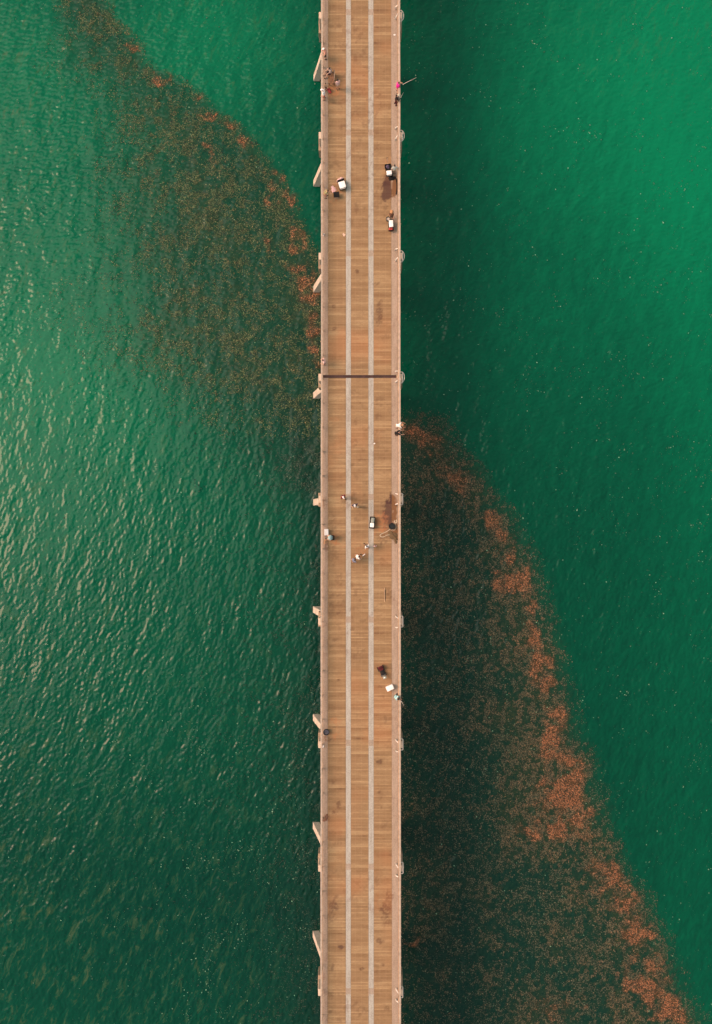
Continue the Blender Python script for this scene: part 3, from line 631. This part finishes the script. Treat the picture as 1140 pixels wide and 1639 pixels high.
def bucket(px, py, r, h, mat, label, fill=None, name='bucket', cat='bucket'):
    c = P(px, py, DECK+h); t = thing(name, (c.x, c.y, DECK), random.random()*3, label, cat)
    MB().lathe([(r*.80, .0), (r*.97, h*.94), (r*1.05, h*.94), (r*1.05, h), (r*.93, h), (r*.90, h*.8), (r*.76, .02)], 28).build('body', mat, t, True)
    MB().tube([(r*1.03*math.cos(a), .02, h*.92-.10*abs(math.sin(a))+.02*math.sin(a)) if False else (r*1.04*math.cos(a), r*1.04*math.sin(a)*.98, h*.93) for a in [R(10*k) for k in range(19)]], .009, 6).build('handle', steel, t, True)
    MB().lathe([(r*.2, h*.66), (r*.895, h*.66), (r*.895, h*.70), (r*.2, h*.71)], 24).build('contents', fill or paint('dark_water', (.02, .025, .024), .12), t)
    return t
def blob_pile(name, px, py, rx, ry, h, mat, label, cat, seed=1, ang=0, nr=34):
    """crumpled fabric / net heap"""
    c = P(px, py, DECK+h*.4); rs = np.random.RandomState(seed); m = MB(); vs = []; fs = []
    nrad = 9
    for i in range(nrad):
        f = i/(nrad-1)
        for k in range(nr):
            a = 2*math.pi*k/nr; rr = f*(1+.16*math.sin(3*a+seed)+.10*math.sin(7*a+2*seed)); x = rx*rr*math.cos(a); y = ry*rr*math.sin(a)
            z = h*(1-f**2.2)*(.62+.76*float(vnoise(x*1.0, y, .13, seed))) + .008
            if i == nrad-1: z = .008
            vs.append((x, y, z))
    fs = [(i*nr+k, i*nr+(k+1) % nr, (i+1)*nr+(k+1) % nr, (i+1)*nr+k) for i in range(nrad-1) for k in range(nr)]
    m.add(vs, fs); o = m.build(name, mat, None, True); o.location = (c.x, c.y, DECK+.012); o.rotation_euler.z = R(ang)
    return tag(o, label, cat)
def rope(pxs, r, mat, label, cat, name='rope', z=.03, wob=.0):
    pts = []
    for i, (a, b_) in enumerate(pxs): pts.append(P(a, b_, DECK+z) + Vector((0, 0, .01*math.sin(i*2.1))))
    sm = []
    for i in range(len(pts)-1):
        p0 = pts[max(i-1, 0)]; p1 = pts[i]; p2 = pts[i+1]; p3 = pts[min(i+2, len(pts)-1)]
        for k in range(6):
            t_ = k/6; sm.append(.5*((2*p1)+(p2-p0)*t_+(2*p0-5*p1+4*p2-p3)*t_*t_+(3*p1-p0-3*p2+p3)*t_**3))
    sm.append(pts[-1]); base = sm[0].copy(); o = MB().tube([p-base for p in sm], r, 7).build(name, mat, None, True); o.location = base
    return tag(o, label, cat)
def scrap(px, py, s, mat, label, cat='scrap', name='paper_scrap', ang=20):
    c = P(px, py, DECK); n = 7; m = MB()
    vs = [(s*(i/(n-1)-.5), s*.7*(j/(n-1)-.5), .02+s*.35*float(vnoise(i*1.0, j*1.0, 2.0, int(px)))) for j in range(n) for i in range(n)]
    low = [(v[0]*.97, v[1]*.97, v[2]-.012) for v in vs]
    fs = [(j*n+i, j*n+i+1, (j+1)*n+i+1, (j+1)*n+i) for j in range(n-1) for i in range(n-1)]
    m.add(vs, fs); m.add(low, [f[::-1] for f in fs]); o = m.build(name, mat, None, True); o.location = (c.x, c.y, DECK+.012); o.rotation_euler.z = R(ang)
    return tag(o, label, cat)

# ---------------------------------------------------------------- people
SK = {'light': paint('skin_light', (.56, .33, .23), .55, .06, 12), 'tan': paint('skin_tan', (.42, .21, .125), .55, .06, 12), 'dark': paint('skin_dark', (.13, .062, .038), .55, .08, 12)}
HAIR = {'black': paint('black_hair', (.004, .003, .003), .6, .3, 30), 'brown': paint('brown_hair', (.07, .035, .02), .6, .3, 30), 'auburn': paint('auburn_hair', (.11, .03, .02), .6, .3, 30)}
CL = {}
def cloth(name, rgb): 
    if name not in CL: CL[name] = paint(name+'_cloth', rgb, .88, .14, 9, bump=.3)
    return CL[name]
def ik(a, c, l1, l2, bend):
    d = c-a; L = min(max(d.length, .05), (l1+l2)*.995); u = d.normalized(); c2 = a+u*L
    k = (l1*l1 - l2*l2 + L*L)/(2*L); h = math.sqrt(max(l1*l1-k*k, 0)); bd = Vector(bend); bd = bd-u*bd.dot(u)
    if bd.length < 1e-4: bd = u.orthogonal()
    bd.normalize(); return a+u*k+bd*h, c2
EYE = paint('eye_dark', (.03, .02, .015), .2); LIP = paint('lips', (.33, .12, .10), .5)
POSES = {
 'stand': dict(hl=(-.27, .06, .80), hr=(.27, .06, .80)),
 'hips': dict(hl=(-.30, .12, 1.05), hr=(.28, .20, 1.05)),
 'walk': dict(fl=(-.09, .26, .0), fr=(.09, -.24, .0), hl=(-.27, -.20, .84), hr=(.27, .25, .90), hz=.90),
 'rail': dict(lean=24, hl=(-.24, .50, 1.06), hr=(.24, .50, 1.06), fl=(-.13, -.05, 0), fr=(.13, -.02, 0), head=12),
 'over': dict(lean=52, hl=(-.24, .66, 1.04), hr=(.22, .68, 1.04), fl=(-.13, -.12, 0), fr=(.13, -.06, 0), head=25, hz=.90),
 'fish': dict(lean=8, hl=(-.06, .46, 1.20), hr=(.08, .30, 1.05), fl=(-.14, .08, 0), fr=(.14, -.06, 0), head=10),
 'reach': dict(lean=28, hl=(-.22, .50, .95), hr=(.50, .42, 1.10), fl=(-.12, .05, 0), fr=(.13, -.1, 0), head=15),
 'pull': dict(lean=10, hl=(-.25, .10, .90), hr=(.22, -.42, .86), fl=(-.09, .2, 0), fr=(.09, -.2, 0), hz=.90),
 'sit': dict(hz=.52, lean=8, fl=(-.14, .50, 0), fr=(.14, .52, 0), hl=(-.20, .42, .62), hr=(.20, .42, .62), head=8),
 'bend': dict(lean=62, hl=(-.16, .62, .42), hr=(.18, .62, .46), fl=(-.15, -.05, 0), fr=(.15, .05, 0), head=5, hz=.86),
}
def person(px, py, facing, pose, shirt, pants, label, skin='light', hair='black', hat=None, H_=1.72, long=False, group=None, sleeves=True, over={}):
    """px,py = where the feet stand in the photograph; facing in degrees counter-clockwise from +X"""
    q = dict(POSES[pose]); q.update(over); s = H_/1.75
    c = P(px, py, DECK); t = thing('person', (c.x, c.y, DECK+.012), R(facing-90), label, 'person', group)
    V = Vector; hz = q.get('hz', .93); hip = V((0, q.get('hy', 0), hz))
    Rm = Matrix.Rotation(-R(q.get('lean', 3)), 4, 'X')
    U = lambda x, y, z: Rm @ V((x, y, z-.93)) + hip
    if q.get('lean', 3) > 18: hip = hip - V((0, .12, 0))
    body = MB(); sh = MB(); pn = MB()
    S = lambda v: v*s
    neck = U(0, .0, 1.47); head0 = U(0, .02, 1.53)
    Rh = Matrix.Rotation(R(q.get('lean', 3))*.55 - R(q.get('head', 0)) + -R(q.get('lean', 3)), 4, 'X')
    hc = head0 + Rh @ V((0, .015, .105))
    def HP(x, y, z): return hc + Rh @ V((x, y, z))
    # trunk
    body.cap(S(U(-.07, 0, 1.02)), S(U(.07, 0, 1.02)), .115*s, .115*s, 14); body.cap(S(U(0, 0, 1.05)), S(U(0, .0, 1.30)), .125*s, .14*s, 14)
    body.cap(S(U(-.09, 0, 1.30)), S(U(.09, 0, 1.30)), .105*s, .105*s, 14); body.cap(S(U(-.15, -.005, 1.405)), S(U(.15, -.005, 1.405)), .055*s, .055*s, 12)
    body.cap(S(U(0, -.01, 1.40)), S(HP(0, -.01, -.06)), .062*s, .055*s, 12)
    body.ell(S(hc), (.075*s, .092*s, .115*s), 16, 12, M=Rh); body.cap(S(HP(0, .05, -.06)), S(HP(0, .06, -.075)), .045*s, .036*s, 10)
    body.cap(S(HP(0, .085, .015)), S(HP(0, .108, -.022)), .010*s, .016*s, 8)
    for e in (-1, 1): body.ell(S(HP(e*.078, -.005, -.005)), (.012*s, .022*s, .032*s), 8, 6, M=Rh)
    # shirt
    sh.cap(S(U(-.065, 0, .99)), S(U(.065, 0, .99)), .135*s, .135*s, 14); sh.cap(S(U(0, 0, 1.03)), S(U(0, 0, 1.30)), .147*s, .158*s, 14)
    sh.cap(S(U(-.09, 0, 1.30)), S(U(.09, 0, 1.30)), .124*s, .124*s, 14); sh.cap(S(U(-.16, -.005, 1.405)), S(U(.16, -.005, 1.405)), .070*s, .070*s, 12)
    pn.cap(S(U(-.06, 0, .96)), S(U(.06, 0, .96)), .138*s, .138*s, 14)
    for e, hk, fk in ((-1, 'hl', 'fl'), (1, 'hr', 'fr')):
        a = U(e*.175, -.005, 1.40); tgt = V(q[hk]); el, wr = ik(a, tgt, .285, .255, (e*.6, -.6, -.5))
        body.cap(S(a), S(el), .050*s, .040*s); body.cap(S(el), S(wr), .040*s, .027*s)
        sh.cap(S(a), S(a+(el-a)*(.62 if sleeves else .12)), .066*s, .062*s)
        # hand: palm, four fingers of different length with a knuckle bend, thumb from the side
        d = (wr-el).normalized(); side = d.cross(V((0, 0, 1))); side = side.normalized() if side.length > .1 else V((1, 0, 0)); nrm = side.cross(d).normalized()
        if nrm.z > 0: nrm = -nrm
        pc_ = wr + d*.05
        for w_ in (-.026, -.009, .009, .026): body.cap(S(wr+d*.012+side*w_*.7), S(wr+d*.085+side*w_), .014*s, .0115*s, 8)
        for w_, L_ in ((-.028, .060), (-.0095, .078), (.0095, .072), (.028, .056)):
            k0 = wr+d*.088+side*w_*1.05; k1 = k0+(d*.85+nrm*.45).normalized()*L_*.55; k2 = k1+(d*.35+nrm*.9).normalized()*L_*.5
            body.cap(S(k0), S(k1), .0095*s, .0085*s, 7); body.cap(S(k1), S(k2), .0085*s, .007*s, 7)
        t0 = wr+d*.030-side*.026*e; t1 = t0+(d*.6-side*e*.8+nrm*.2).normalized()*.04; body.cap(S(t0), S(t1), .012*s, .0105*s, 7); body.cap(S(t1), S(t1+(d*.85+nrm*.5).normalized()*.032), .0105*s, .008*s, 7)
        # leg
        hj = V((e*.085, 0, -.01)) + hip; f = V(q.get(fk, (e*.11, 0, 0))); an = V((f.x, f.y, f.z+.085)); kn, an2 = ik(hj, an, .42, .425, (e*.12, 1, 0))
        body.cap(S(hj), S(kn), .082*s, .056*s, 12); body.cap(S(kn), S(an2), .055*s, .036*s, 12)
        body.cap(S(an2+V((0, -.02, -.045))), S(an2+V((e*.02, .13, -.060))), .036*s, .026*s)
        pn.cap(S(hj), S(hj+(kn-hj)*(1 if long else .82)), .100*s, .082*s, 12)
        if long: pn.cap(S(kn), S(kn+(an2-kn)*.93), .078*s, .058*s, 12)
        so = MB().cap(S(an2+V((0, -.03, -.038))), S(an2+V((e*.02, .15, -.048))), .048*s, .038*s, 10).build('shoe', q.get('shoe', black_p), t, True)
    body.build('body', SK[skin], t, remesh=.0125*s)
    sh.build('shirt', shirt, t, remesh=.02*s); pn.build('trousers' if long else 'shorts', pants, t, remesh=.02*s)
    for e in (-1, 1): MB().ell(S(HP(e*.031, .080, .008)), (.012*s, .010*s, .009*s), 8, 6).build('eye', EYE, t, True)
    MB().ell(S(HP(0, .098, -.055)), (.022*s, .008*s, .008*s), 8, 6).build('mouth', LIP, t, True)
    if hair:
        hb = MB().ell(S(HP(0, -.018, .022)), (.086*s, .098*s, .110*s), 18, 12, M=Rh)
        hm = hb.build('hair', HAIR[hair], t, True)
        if hair == 'black' and 'ponytail' in label or 'long' in label.split(' hair')[0][-6:]:
            MB().cap(S(HP(0, -.09, .02)), S(HP(0, -.15, -.16)), .045*s, .02*s).build('ponytail', HAIR[hair], t, True)
    if hat:
        kind, hm_ = hat; M4 = Matrix.Translation(S(HP(0, 0, .035))) @ Rh
        if kind == 'cap':
            ho = MB().lathe([(.102*s, 0), (.106*s, .03*s), (.095*s, .075*s), (.06*s, .102*s), (.01*s, .110*s)], 22, M=M4).build('cap', hm_, t, True)
            MB().ell(S(HP(0, .115, .045)), (.072*s, .085*s, .010*s), 16, 6, M=Rh).build('peak', hm_, ho, True)
        else:
            ho = MB().lathe([(.20*s, -.002), (.205*s, .008*s), (.115*s, .022*s), (.108*s, .085*s), (.07*s, .115*s), (.01*s, .12*s)], 26, M=M4).build('hat', hm_, t, True)
    return t

# ---- group at the top left
W_ = cloth('white', (.80, .79, .78)); PK = cloth('pale_pink', (.68, .47, .45)); SAL = cloth('salmon', (.66, .34, .25)); BLK = cloth('black', (.004, .004, .005)); TAN = cloth('tan', (.40, .30, .20)); RED = cloth('red', (.45, .04, .04))
MAG = cloth('magenta', (.75, .01, .30)); NAVY = cloth('navy', (.035, .035, .07)); CYAN = cloth('pale_cyan', (.32, .58, .60)); LBL = cloth('light_blue', (.30, .46, .48)); GREY = cloth('blue_grey', (.20, .22, .30)); OLV = cloth('olive', (.30, .27, .13)); MAR = cloth('maroon', (.10, .012, .016)); KH = cloth('khaki', (.48, .38, .26)); BRN = cloth('brown', (.15, .07, .04)); DKR = cloth('dark_red', (.20, .02, .025)); DEN = cloth('denim', (.06, .08, .13)); PGR = cloth('pale_grey', (.50, .56, .52))
person(521.5, 93.5, 190, 'rail', SAL, BLK, 'person in a salmon shirt, white cap and black shorts leaning on the left railing', hat=('cap', W_), over=dict(hl=(-.24, .28, 1.05), hr=(.24, .28, 1.05), lean=6))
bn = thing('bench', P(531, 124, DECK+.45).xy.to_3d()+Vector((0, 0, DECK)), 0, 'brown wooden bench with a slatted back beside the seated person', 'bench')
m = MB(); [m.box(-.24+.125*k, -.14+.125*k, -.62, .62, .42, .46, bev=.008) for k in range(4)]; m.build('seat', woodb, bn)
m = MB(); [m.box(.27, .30, -.62, .62, .52+.14*k, .62+.14*k, bev=.008) for k in range(3)]; m.build('backrest', wood, bn)
for a in (-.22, .26):
    for b_ in (-.55, .55): MB().box(a-.03, a+.03, b_-.03, b_+.03, .012, .42 if a < 0 else .95).build('leg', woodb, bn)
person(528.0, 120.5, 200, 'sit', cloth('greyish_tan', (.40, .34, .31)), cloth('plum', (.05, .02, .03)), 'person in a tan shirt sitting on the brown bench, dark hair', over=dict(hy=-.12))
person(541.5, 143, 120, 'stand', PK, KH, 'person in a pale pink shirt standing right of the brown bench', hair='black')
person(522.3, 143.5, 230, 'stand', TAN, BLK, 'child in a tan top between the bench and the person in white', H_=1.20)
person(519.6, 158.5, 170, 'rail', W_, RED, 'person in a white shirt and red shorts at the left railing below the bench', hair=None, hat=('cap', W_), over=dict(hl=(-.32, .22, 1.05), hr=(.32, .22, 1.05), lean=10))
bk = thing('backpack', P(527, 144, DECK+.2).xy.to_3d()+Vector((0, 0, DECK+.012)), .5, 'small red backpack lying on the planks near the white shirted person', 'backpack')
MB().box(-.16, .16, -.22, .22, 0, .20, bev=.07).build('bag', red_p, bk, True); MB().box(-.12, .12, -.30, -.21, .02, .15, bev=.035).build('pocket', red_p, bk, True)
for s_ in (-1, 1): MB().tube([(s_*.08, -.16, .19), (s_*.10, -.05, .25), (s_*.10, .10, .25), (s_*.08, .18, .19)], .014, 6).build('strap', dark_cloth, bk, True)
# ---- top right anglers
def rod(p0, p1, label, group=None):
    p0 = Vector(p0); p1 = Vector(p1); d = p1-p0; t = thing('fishing_rod', p0, 0, label, 'fishing rod', group)
    MB().tube([(0, 0, 0), d*.5, d], [.022, .016, .007], 8).build('rod', paint('pale_rod', (.62, .62, .56), .35, .1), t, True)
    MB().tube([-d.normalized()*.35, d.normalized()*.35], .026, 10).build('grip', black_p, t, True)
    k = d.normalized()*.42; MB().ell(k-Vector((0, 0, .07)), (.05, .06, .045)).build('reel', steel, t, True)
    return t
person(635.5, 147.5, 30, 'fish', MAG, RED, 'person in a magenta top holding a rod over the right railing', hair='brown', over=dict(hy=.0))
rod(P(640, 137.4, DECK+1.2), P(667, 124, DECK+2.3), 'pale fishing rod held out over the water by the person in magenta')
person(633.5, 167.5, 20, 'rail', BLK, MAR, 'person in a black shirt, pale cap and maroon trousers at the right railing', hat=('cap', cloth('cream', (.58, .55, .42))), hair='black', long=True, over=dict(hl=(-.24, .30, 1.05), hr=(.24, .30, 1.05), lean=12))
rod(P(639, 160, DECK+1.1), P(646, 148, DECK+.8), 'short dark rod resting on the railing by the black shirted person')
# ---- left group around y 300
wg = wagon(547.5, 295.5, .92, .66, 17, 'black wagon carrying a large white cooler and a pink striped towel', handle=0)
cooler(547.8, 295.2, 10.5, 10.5, 17, 'large square white cooler standing in the wagon with the pink towel', z=.29, h=.46)
blob_pile('towel', 545.2, 287.5, .34, .22, .16, pinkc, 'pink and white towel bundled above the large white cooler', 'towel', 5, 17)
blob_pile('bag', 545.8, 289.8, .36, .10, .22, purp, 'purple grey bag wedged between pink towel and cooler', 'bag', 6, 15)
person(522.3, 315.5, 0, 'reach', OLV, SAL, 'person in an olive shirt reaching right by the left railing', hair='brown', over=dict(hr=(-.25, .55, 1.05), hl=(.10, .60, 1.0)))
bag = thing('folding_stool', P(538.6, 311.5, DECK+.45).xy.to_3d()+Vector((0, 0, DECK+.012)), .08, 'square black folding stool near the olive shirted person', 'stool')
MB().box(-.30, .30, -.28, .28, .42, .47, bev=.02).build('seat', dark_cloth, bag, True)
for (a, b_) in ((-1, 1), (1, 1)):
    for y_ in (-.24, .24): MB().tube([(-a*.28, y_, .0), (a*.28, y_, .42)], .014, 6).build('leg', steel, bag)
blob_pile('towel', 534.0, 302.8, .24, .34, .12, pinkc, 'crumpled pale pink towel lying above the black stool', 'towel', 9, 20)
person(520.3, 582, 180, 'rail', PK, BLK, 'person in a pale pink shirt leaning on left railing just above the expansion joint', hair='black', over=dict(hl=(-.24, .30, 1.05), hr=(.24, .30, 1.05), lean=8))
# ---- right group around y 270-320
wg2 = wagon(622.2, 272.5, 1.10, .58, 10, 'black wagon packed with a purple bag and a white cooler, upper right side', handle=1, hl=.45)
cooler(623.2, 276.0, 8.6, 6.8, 8, 'white cooler in the wagon beside the dark wet patch', z=.29, h=.40)
blob_pile('bag', 621.0, 267.3, .28, .30, .50, purp, 'purple bag heaped in the wagon above the white cooler', 'bag', 12, 5)
person(630.8, 277.5, 95, 'hips', PGR, KH, 'person in a pale grey shirt standing between wagon and right railing', hair='black')
blob_pile('net_bag', 627.6, 284.5, .40, .25, .22, dark_cloth, 'black net bag dropped at the top of the dark wet patch', 'bag', 14, -5)
rope([(632.5, 283), (635, 289), (635.6, 297), (635.3, 305), (634.2, 311)], .06, dark_cloth, 'curved black band lying along the right railing by the wet patch', 'rope', z=.06)  # dark band along the rail, modelled as a thin black tube
wg3 = wagon(625.8, 361.5, .96, .46, 3, 'black wagon with a white cooler and red front, right side below the wet patch', handle=1, hl=.55)
cooler(626.2, 357.5, 6.8, 10.8, 3, 'narrow white cooler in the wagon pulled by the tan hatted person', z=.29, h=.40)
MB_ = thing('tackle_bag', P(625.6, 366.2, DECK+.5).xy.to_3d()+Vector((0, 0, DECK+.29)), .05, 'small red tackle bag in the wagon below the narrow white cooler', 'bag')
MB().box(-.20, .20, -.12, .12, 0, .24, bev=.04).build('bag', red_p, MB_, True); MB().tube([(-.12, 0, .23), (0, 0, .31), (.12, 0, .23)], .014, 6).build('handle', black_p, MB_, True)
bucket(621.3, 350.0, .20, .34, black_p, 'black bucket with pale water left of the tan hatted person', paint('pale_contents', (.55, .50, .44), .5))
person(626.2, 350.5, 92, 'pull', BRN, BRN, 'person in a broad tan hat pulling the wagon with the narrow white cooler', hat=('hat', paint('straw', (.50, .26, .12), .8, .2, 12)), skin='tan', hair='brown', H_=1.6)
# ---- right railing y 680-695
person(635.8, 683.0, 0, 'over', cloth('bright_white', (.82, .80, .76)), KH, 'person in a white shirt and tan hat bending over the right railing', hat=('hat', paint('tan_straw', (.52, .29, .16), .8, .2, 12)), hair='brown', skin='tan')
person(634.6, 695.0, 5, 'over', BLK, BLK, 'person dressed in black bending over the right railing below the tan hat', hair='black', over=dict(lean=36))
# ---- middle group
person(549.3, 795.5, 300, 'walk', DKR, BLK, 'person in a dark red shirt and white cap in the left plank lane', hat=('cap', W_), hair='black', skin='tan')
person(567.8, 808.5, 280, 'hips', NAVY, KH, 'person in a navy shirt and white cap with elbows out on the middle lane', hat=('cap', W_), hair='black')
person(572.6, 811.2, 250, 'stand', cloth('cream_top', (.62, .54, .42)), KH, 'small child in cream close to the navy shirted person', H_=.95, hair=None, hat=('cap', cloth('cream', (.58, .55, .42))))
wg4 = wagon(596.0, 836.5, 1.15, .50, -5, 'long black wagon with two coolers on the right concrete strip', handle=0)
cooler(596.8, 832.8, 5.2, 8.2, -5, 'grey green cooler in the long black wagon on the concrete strip', z=.29, h=.34, mat=grey_p)
cooler(595.6, 840.6, 6.4, 6.8, -5, 'short white cooler in the long black wagon on the concrete strip', z=.29, h=.40)
cooler(522.6, 851.8, 6.7, 10.3, 2, 'white cooler by the left railing next to the light blue shirt', h=.45)
chair = thing('folding_chair', P(531.5, 860.5, DECK).xy.to_3d()+Vector((0, 0, DECK+.012)), R(90), 'dark folding chair under the person in the light blue shirt', 'chair')
MB().box(-.25, .25, -.22, .24, .41, .44, bev=.01).build('seat', dark_cloth, chair); MB().box(-.25, .25, -.30, -.27, .48, .86, bev=.01).build('backrest', dark_cloth, chair)
for a in (-.24, .24):
    for b_ in (-.26, .22): MB().tube([(a, b_, 0), (a, b_*1.02, .42 if b_ > 0 else .86)], .014, 6).build('leg', steel, chair)
person(531.5, 860.5, 176, 'sit', LBL, KH, 'person in a light blue shirt sitting beside the left white cooler', hat=('hat', LBL), hair='brown', over=dict(lean=10))
blob_pile('bait_bag', 521.3, 866.5, .20, .26, .14, tanc, 'small tan bait bag by the left railing at the seated person', 'bag', 21, 0)
person(587.3, 874.3, 120, 'walk', W_, BLK, 'person with black hair in a white shirt walking beside the right concrete strip', hair='black')
person(600.3, 873.8, 100, 'stand', PK, RED, 'child with dark red hair in a pale pink top on the right plank lane', hair='auburn', H_=1.15)
person(573.2, 890.8, 20, 'walk', W_, MAR, 'person in a white shirt walking in front of the blue grey shirt', hair='black', over=dict(lean=20))
person(566.2, 896.8, 35, 'walk', GREY, DEN, 'person in a blue grey shirt following the white shirted walker', hair='black', skin='tan', over=dict(lean=14))
wt = thing('water_bottle', P(582.6, 888.2, DECK+.1).xy.to_3d()+Vector((0, 0, DECK+.06)), 0.7, 'white bottle lying in front of the walking pair', 'bottle')
MB().tube([(-.17, 0, 0), (.10, 0, 0), (.15, 0, 0)], [.048, .048, .022], 12).build('bottle', white_p, wt, True); MB().tube([(.15, 0, 0), (.19, 0, 0)], .024, 10).build('lid', grey_p, wt, True)
# ---- bucket, net, hose
bucket(627.6, 842.2, .31, .40, black_p, 'large black bucket beside the dark red wet patch')
rs_ = paint('pale_rope', (.55, .50, .38), .8, .2, 15)
rope([(632.5, 837), (634, 844), (631, 848.5), (625.5, 846.5), (622, 849), (617, 852), (611, 854.5), (608.5, 857.2), (611.5, 859.5), (617, 858.5)], .034, rs_, 'pale rope looping left from the large black bucket', 'rope')
rope([(617, 857), (624, 856), (629, 857.5), (632, 860), (634, 863.5), (636.2, 866)], .034, rs_, 'pale rope running to the right railing below the large bucket', 'rope')
rope([(634.5, 832), (635.5, 834.5), (634, 836.8), (631.8, 835.5), (632.4, 833)], .05, rs_, 'short coil of pale rope above the large black bucket', 'rope')
netm = paint('brown_net', (.13, .09, .045), .9, .5, 22, bump=.8)
blob_pile('cast_net', 628.8, 856.5, .50, .36, .13, netm, 'olive brown cast net spread by the railing below the large bucket', 'net', 31, -25)
blob_pile('cast_net', 633.2, 864.0, .18, .36, .12, netm, 'narrow dark end of fishing net against the right railing', 'net', 32, 12)
# ---- small things
bd = thing('plank', P(615.6, 952, DECK).xy.to_3d()+Vector((0, 0, DECK+.012)), 0, 'loose pale board propped beside its painted dark shadow on the right lane', 'board')
MB().box(-.02, .02, -.72, .72, 0, .08, bev=.006).build('board', paint('pale_board', (.58, .42, .28), .7, .2), bd)
MB().box(.03, .09, -.58, .50, -.008, .012).build('painted_shadow', black_p, bd)  # black strip standing in for the board's shadow
# scooter / mobility cart
sc = thing('mobility_scooter', P(611.4, 1073.5, DECK+.2).xy.to_3d()+Vector((0, 0, DECK+.012)), R(24), 'black mobility scooter with a dark red seat parked on the right plank lane', 'scooter')
MB().box(-.24, .24, -.55, .32, .10, .22, bev=.05).build('body', black_p, sc, True)
MB().box(-.25, .25, .08, .50, .46, .56, bev=.05).build('seat', MAR, sc, True); MB().box(-.25, .25, .46, .54, .50, .98, bev=.03).build('backrest', MAR, sc, True)
MB().tube([(0, -.45, .2), (0, -.34, .92)], .035, 8).build('steering_column', black_p, sc, True); MB().tube([(-.28, -.30, .93), (0, -.38, .96), (.28, -.30, .93)], .022, 8).build('handlebar', steel, sc, True)
for (a, b_, r_) in ((-.30, .36, .15), (.30, .36, .15), (-.24, -.46, .13), (.24, -.46, .13)): wheel(sc, a, b_, r_, .09)
MB().box(-.17, .17, -.78, -.52, .42, .66, bev=.02).build('basket', grey_p, sc); MB().ell((-.03, -.64, .68), (.09, .08, .05)).build('headlight', white_p, sc, True)
MB().tube([(-.29, .05, .62), (-.29, .42, .64)], .03, 8).build('armrest', black_p, sc, True); MB().tube([(.29, .05, .62), (.29, .42, .64)], .03, 8).build('armrest', black_p, sc, True)
cooler(624.3, 1101.3, 12.2, 8.0, 24, 'white cooler set at an angle above the cyan shirted angler', h=.45)
person(633.6, 1112.0, -25, 'fish', CYAN, BLK, 'person in a cyan shirt fishing over the right railing', hair='black', skin='tan', over=dict(lean=26, hl=(-.05, .50, 1.15), hr=(.12, .40, 1.08)))
rod(P(640.0, 1118, DECK+1.2), P(647, 1130, DECK+1.9), 'thin pale rod held by the angler in the cyan shirt')
bucket(522.3, 1172.2, .29, .40, black_p, 'black bucket by the left railing with reddish stains around it', paint('catch', (.10, .10, .13), .3, .6, 30))
ck = paint('brown_rope', (.26, .12, .075), .85, .4, 14)
rope([(518, 1309), (516.6, 1312), (519, 1314.5), (521, 1311.5), (521.5, 1306), (523.5, 1303.5), (524.2, 1308), (522, 1314)], .045, ck, 'brown rope coil by the left railing near the bottom', 'rope')
scrap(516.8, 1194.5, .26, white_p, 'white scrap on the left edge below the black bucket', ang=50)
scrap(631.5, 56.3, .20, white_p, 'tiny white scrap near the right railing at the very top')
scrap(517.6, 376, .26, white_p, 'white scrap by the left railing below the stool', ang=70)
scrap(550.6, 376, .30, paint('fish_scrap', (.70, .50, .38), .5), 'pale pink scrap beside the left concrete strip', ang=-50)
scrap(599.4, 710.0, .16, white_p, 'tiny white scrap beside the right concrete strip')
print('objects', len(bpy.data.objects))
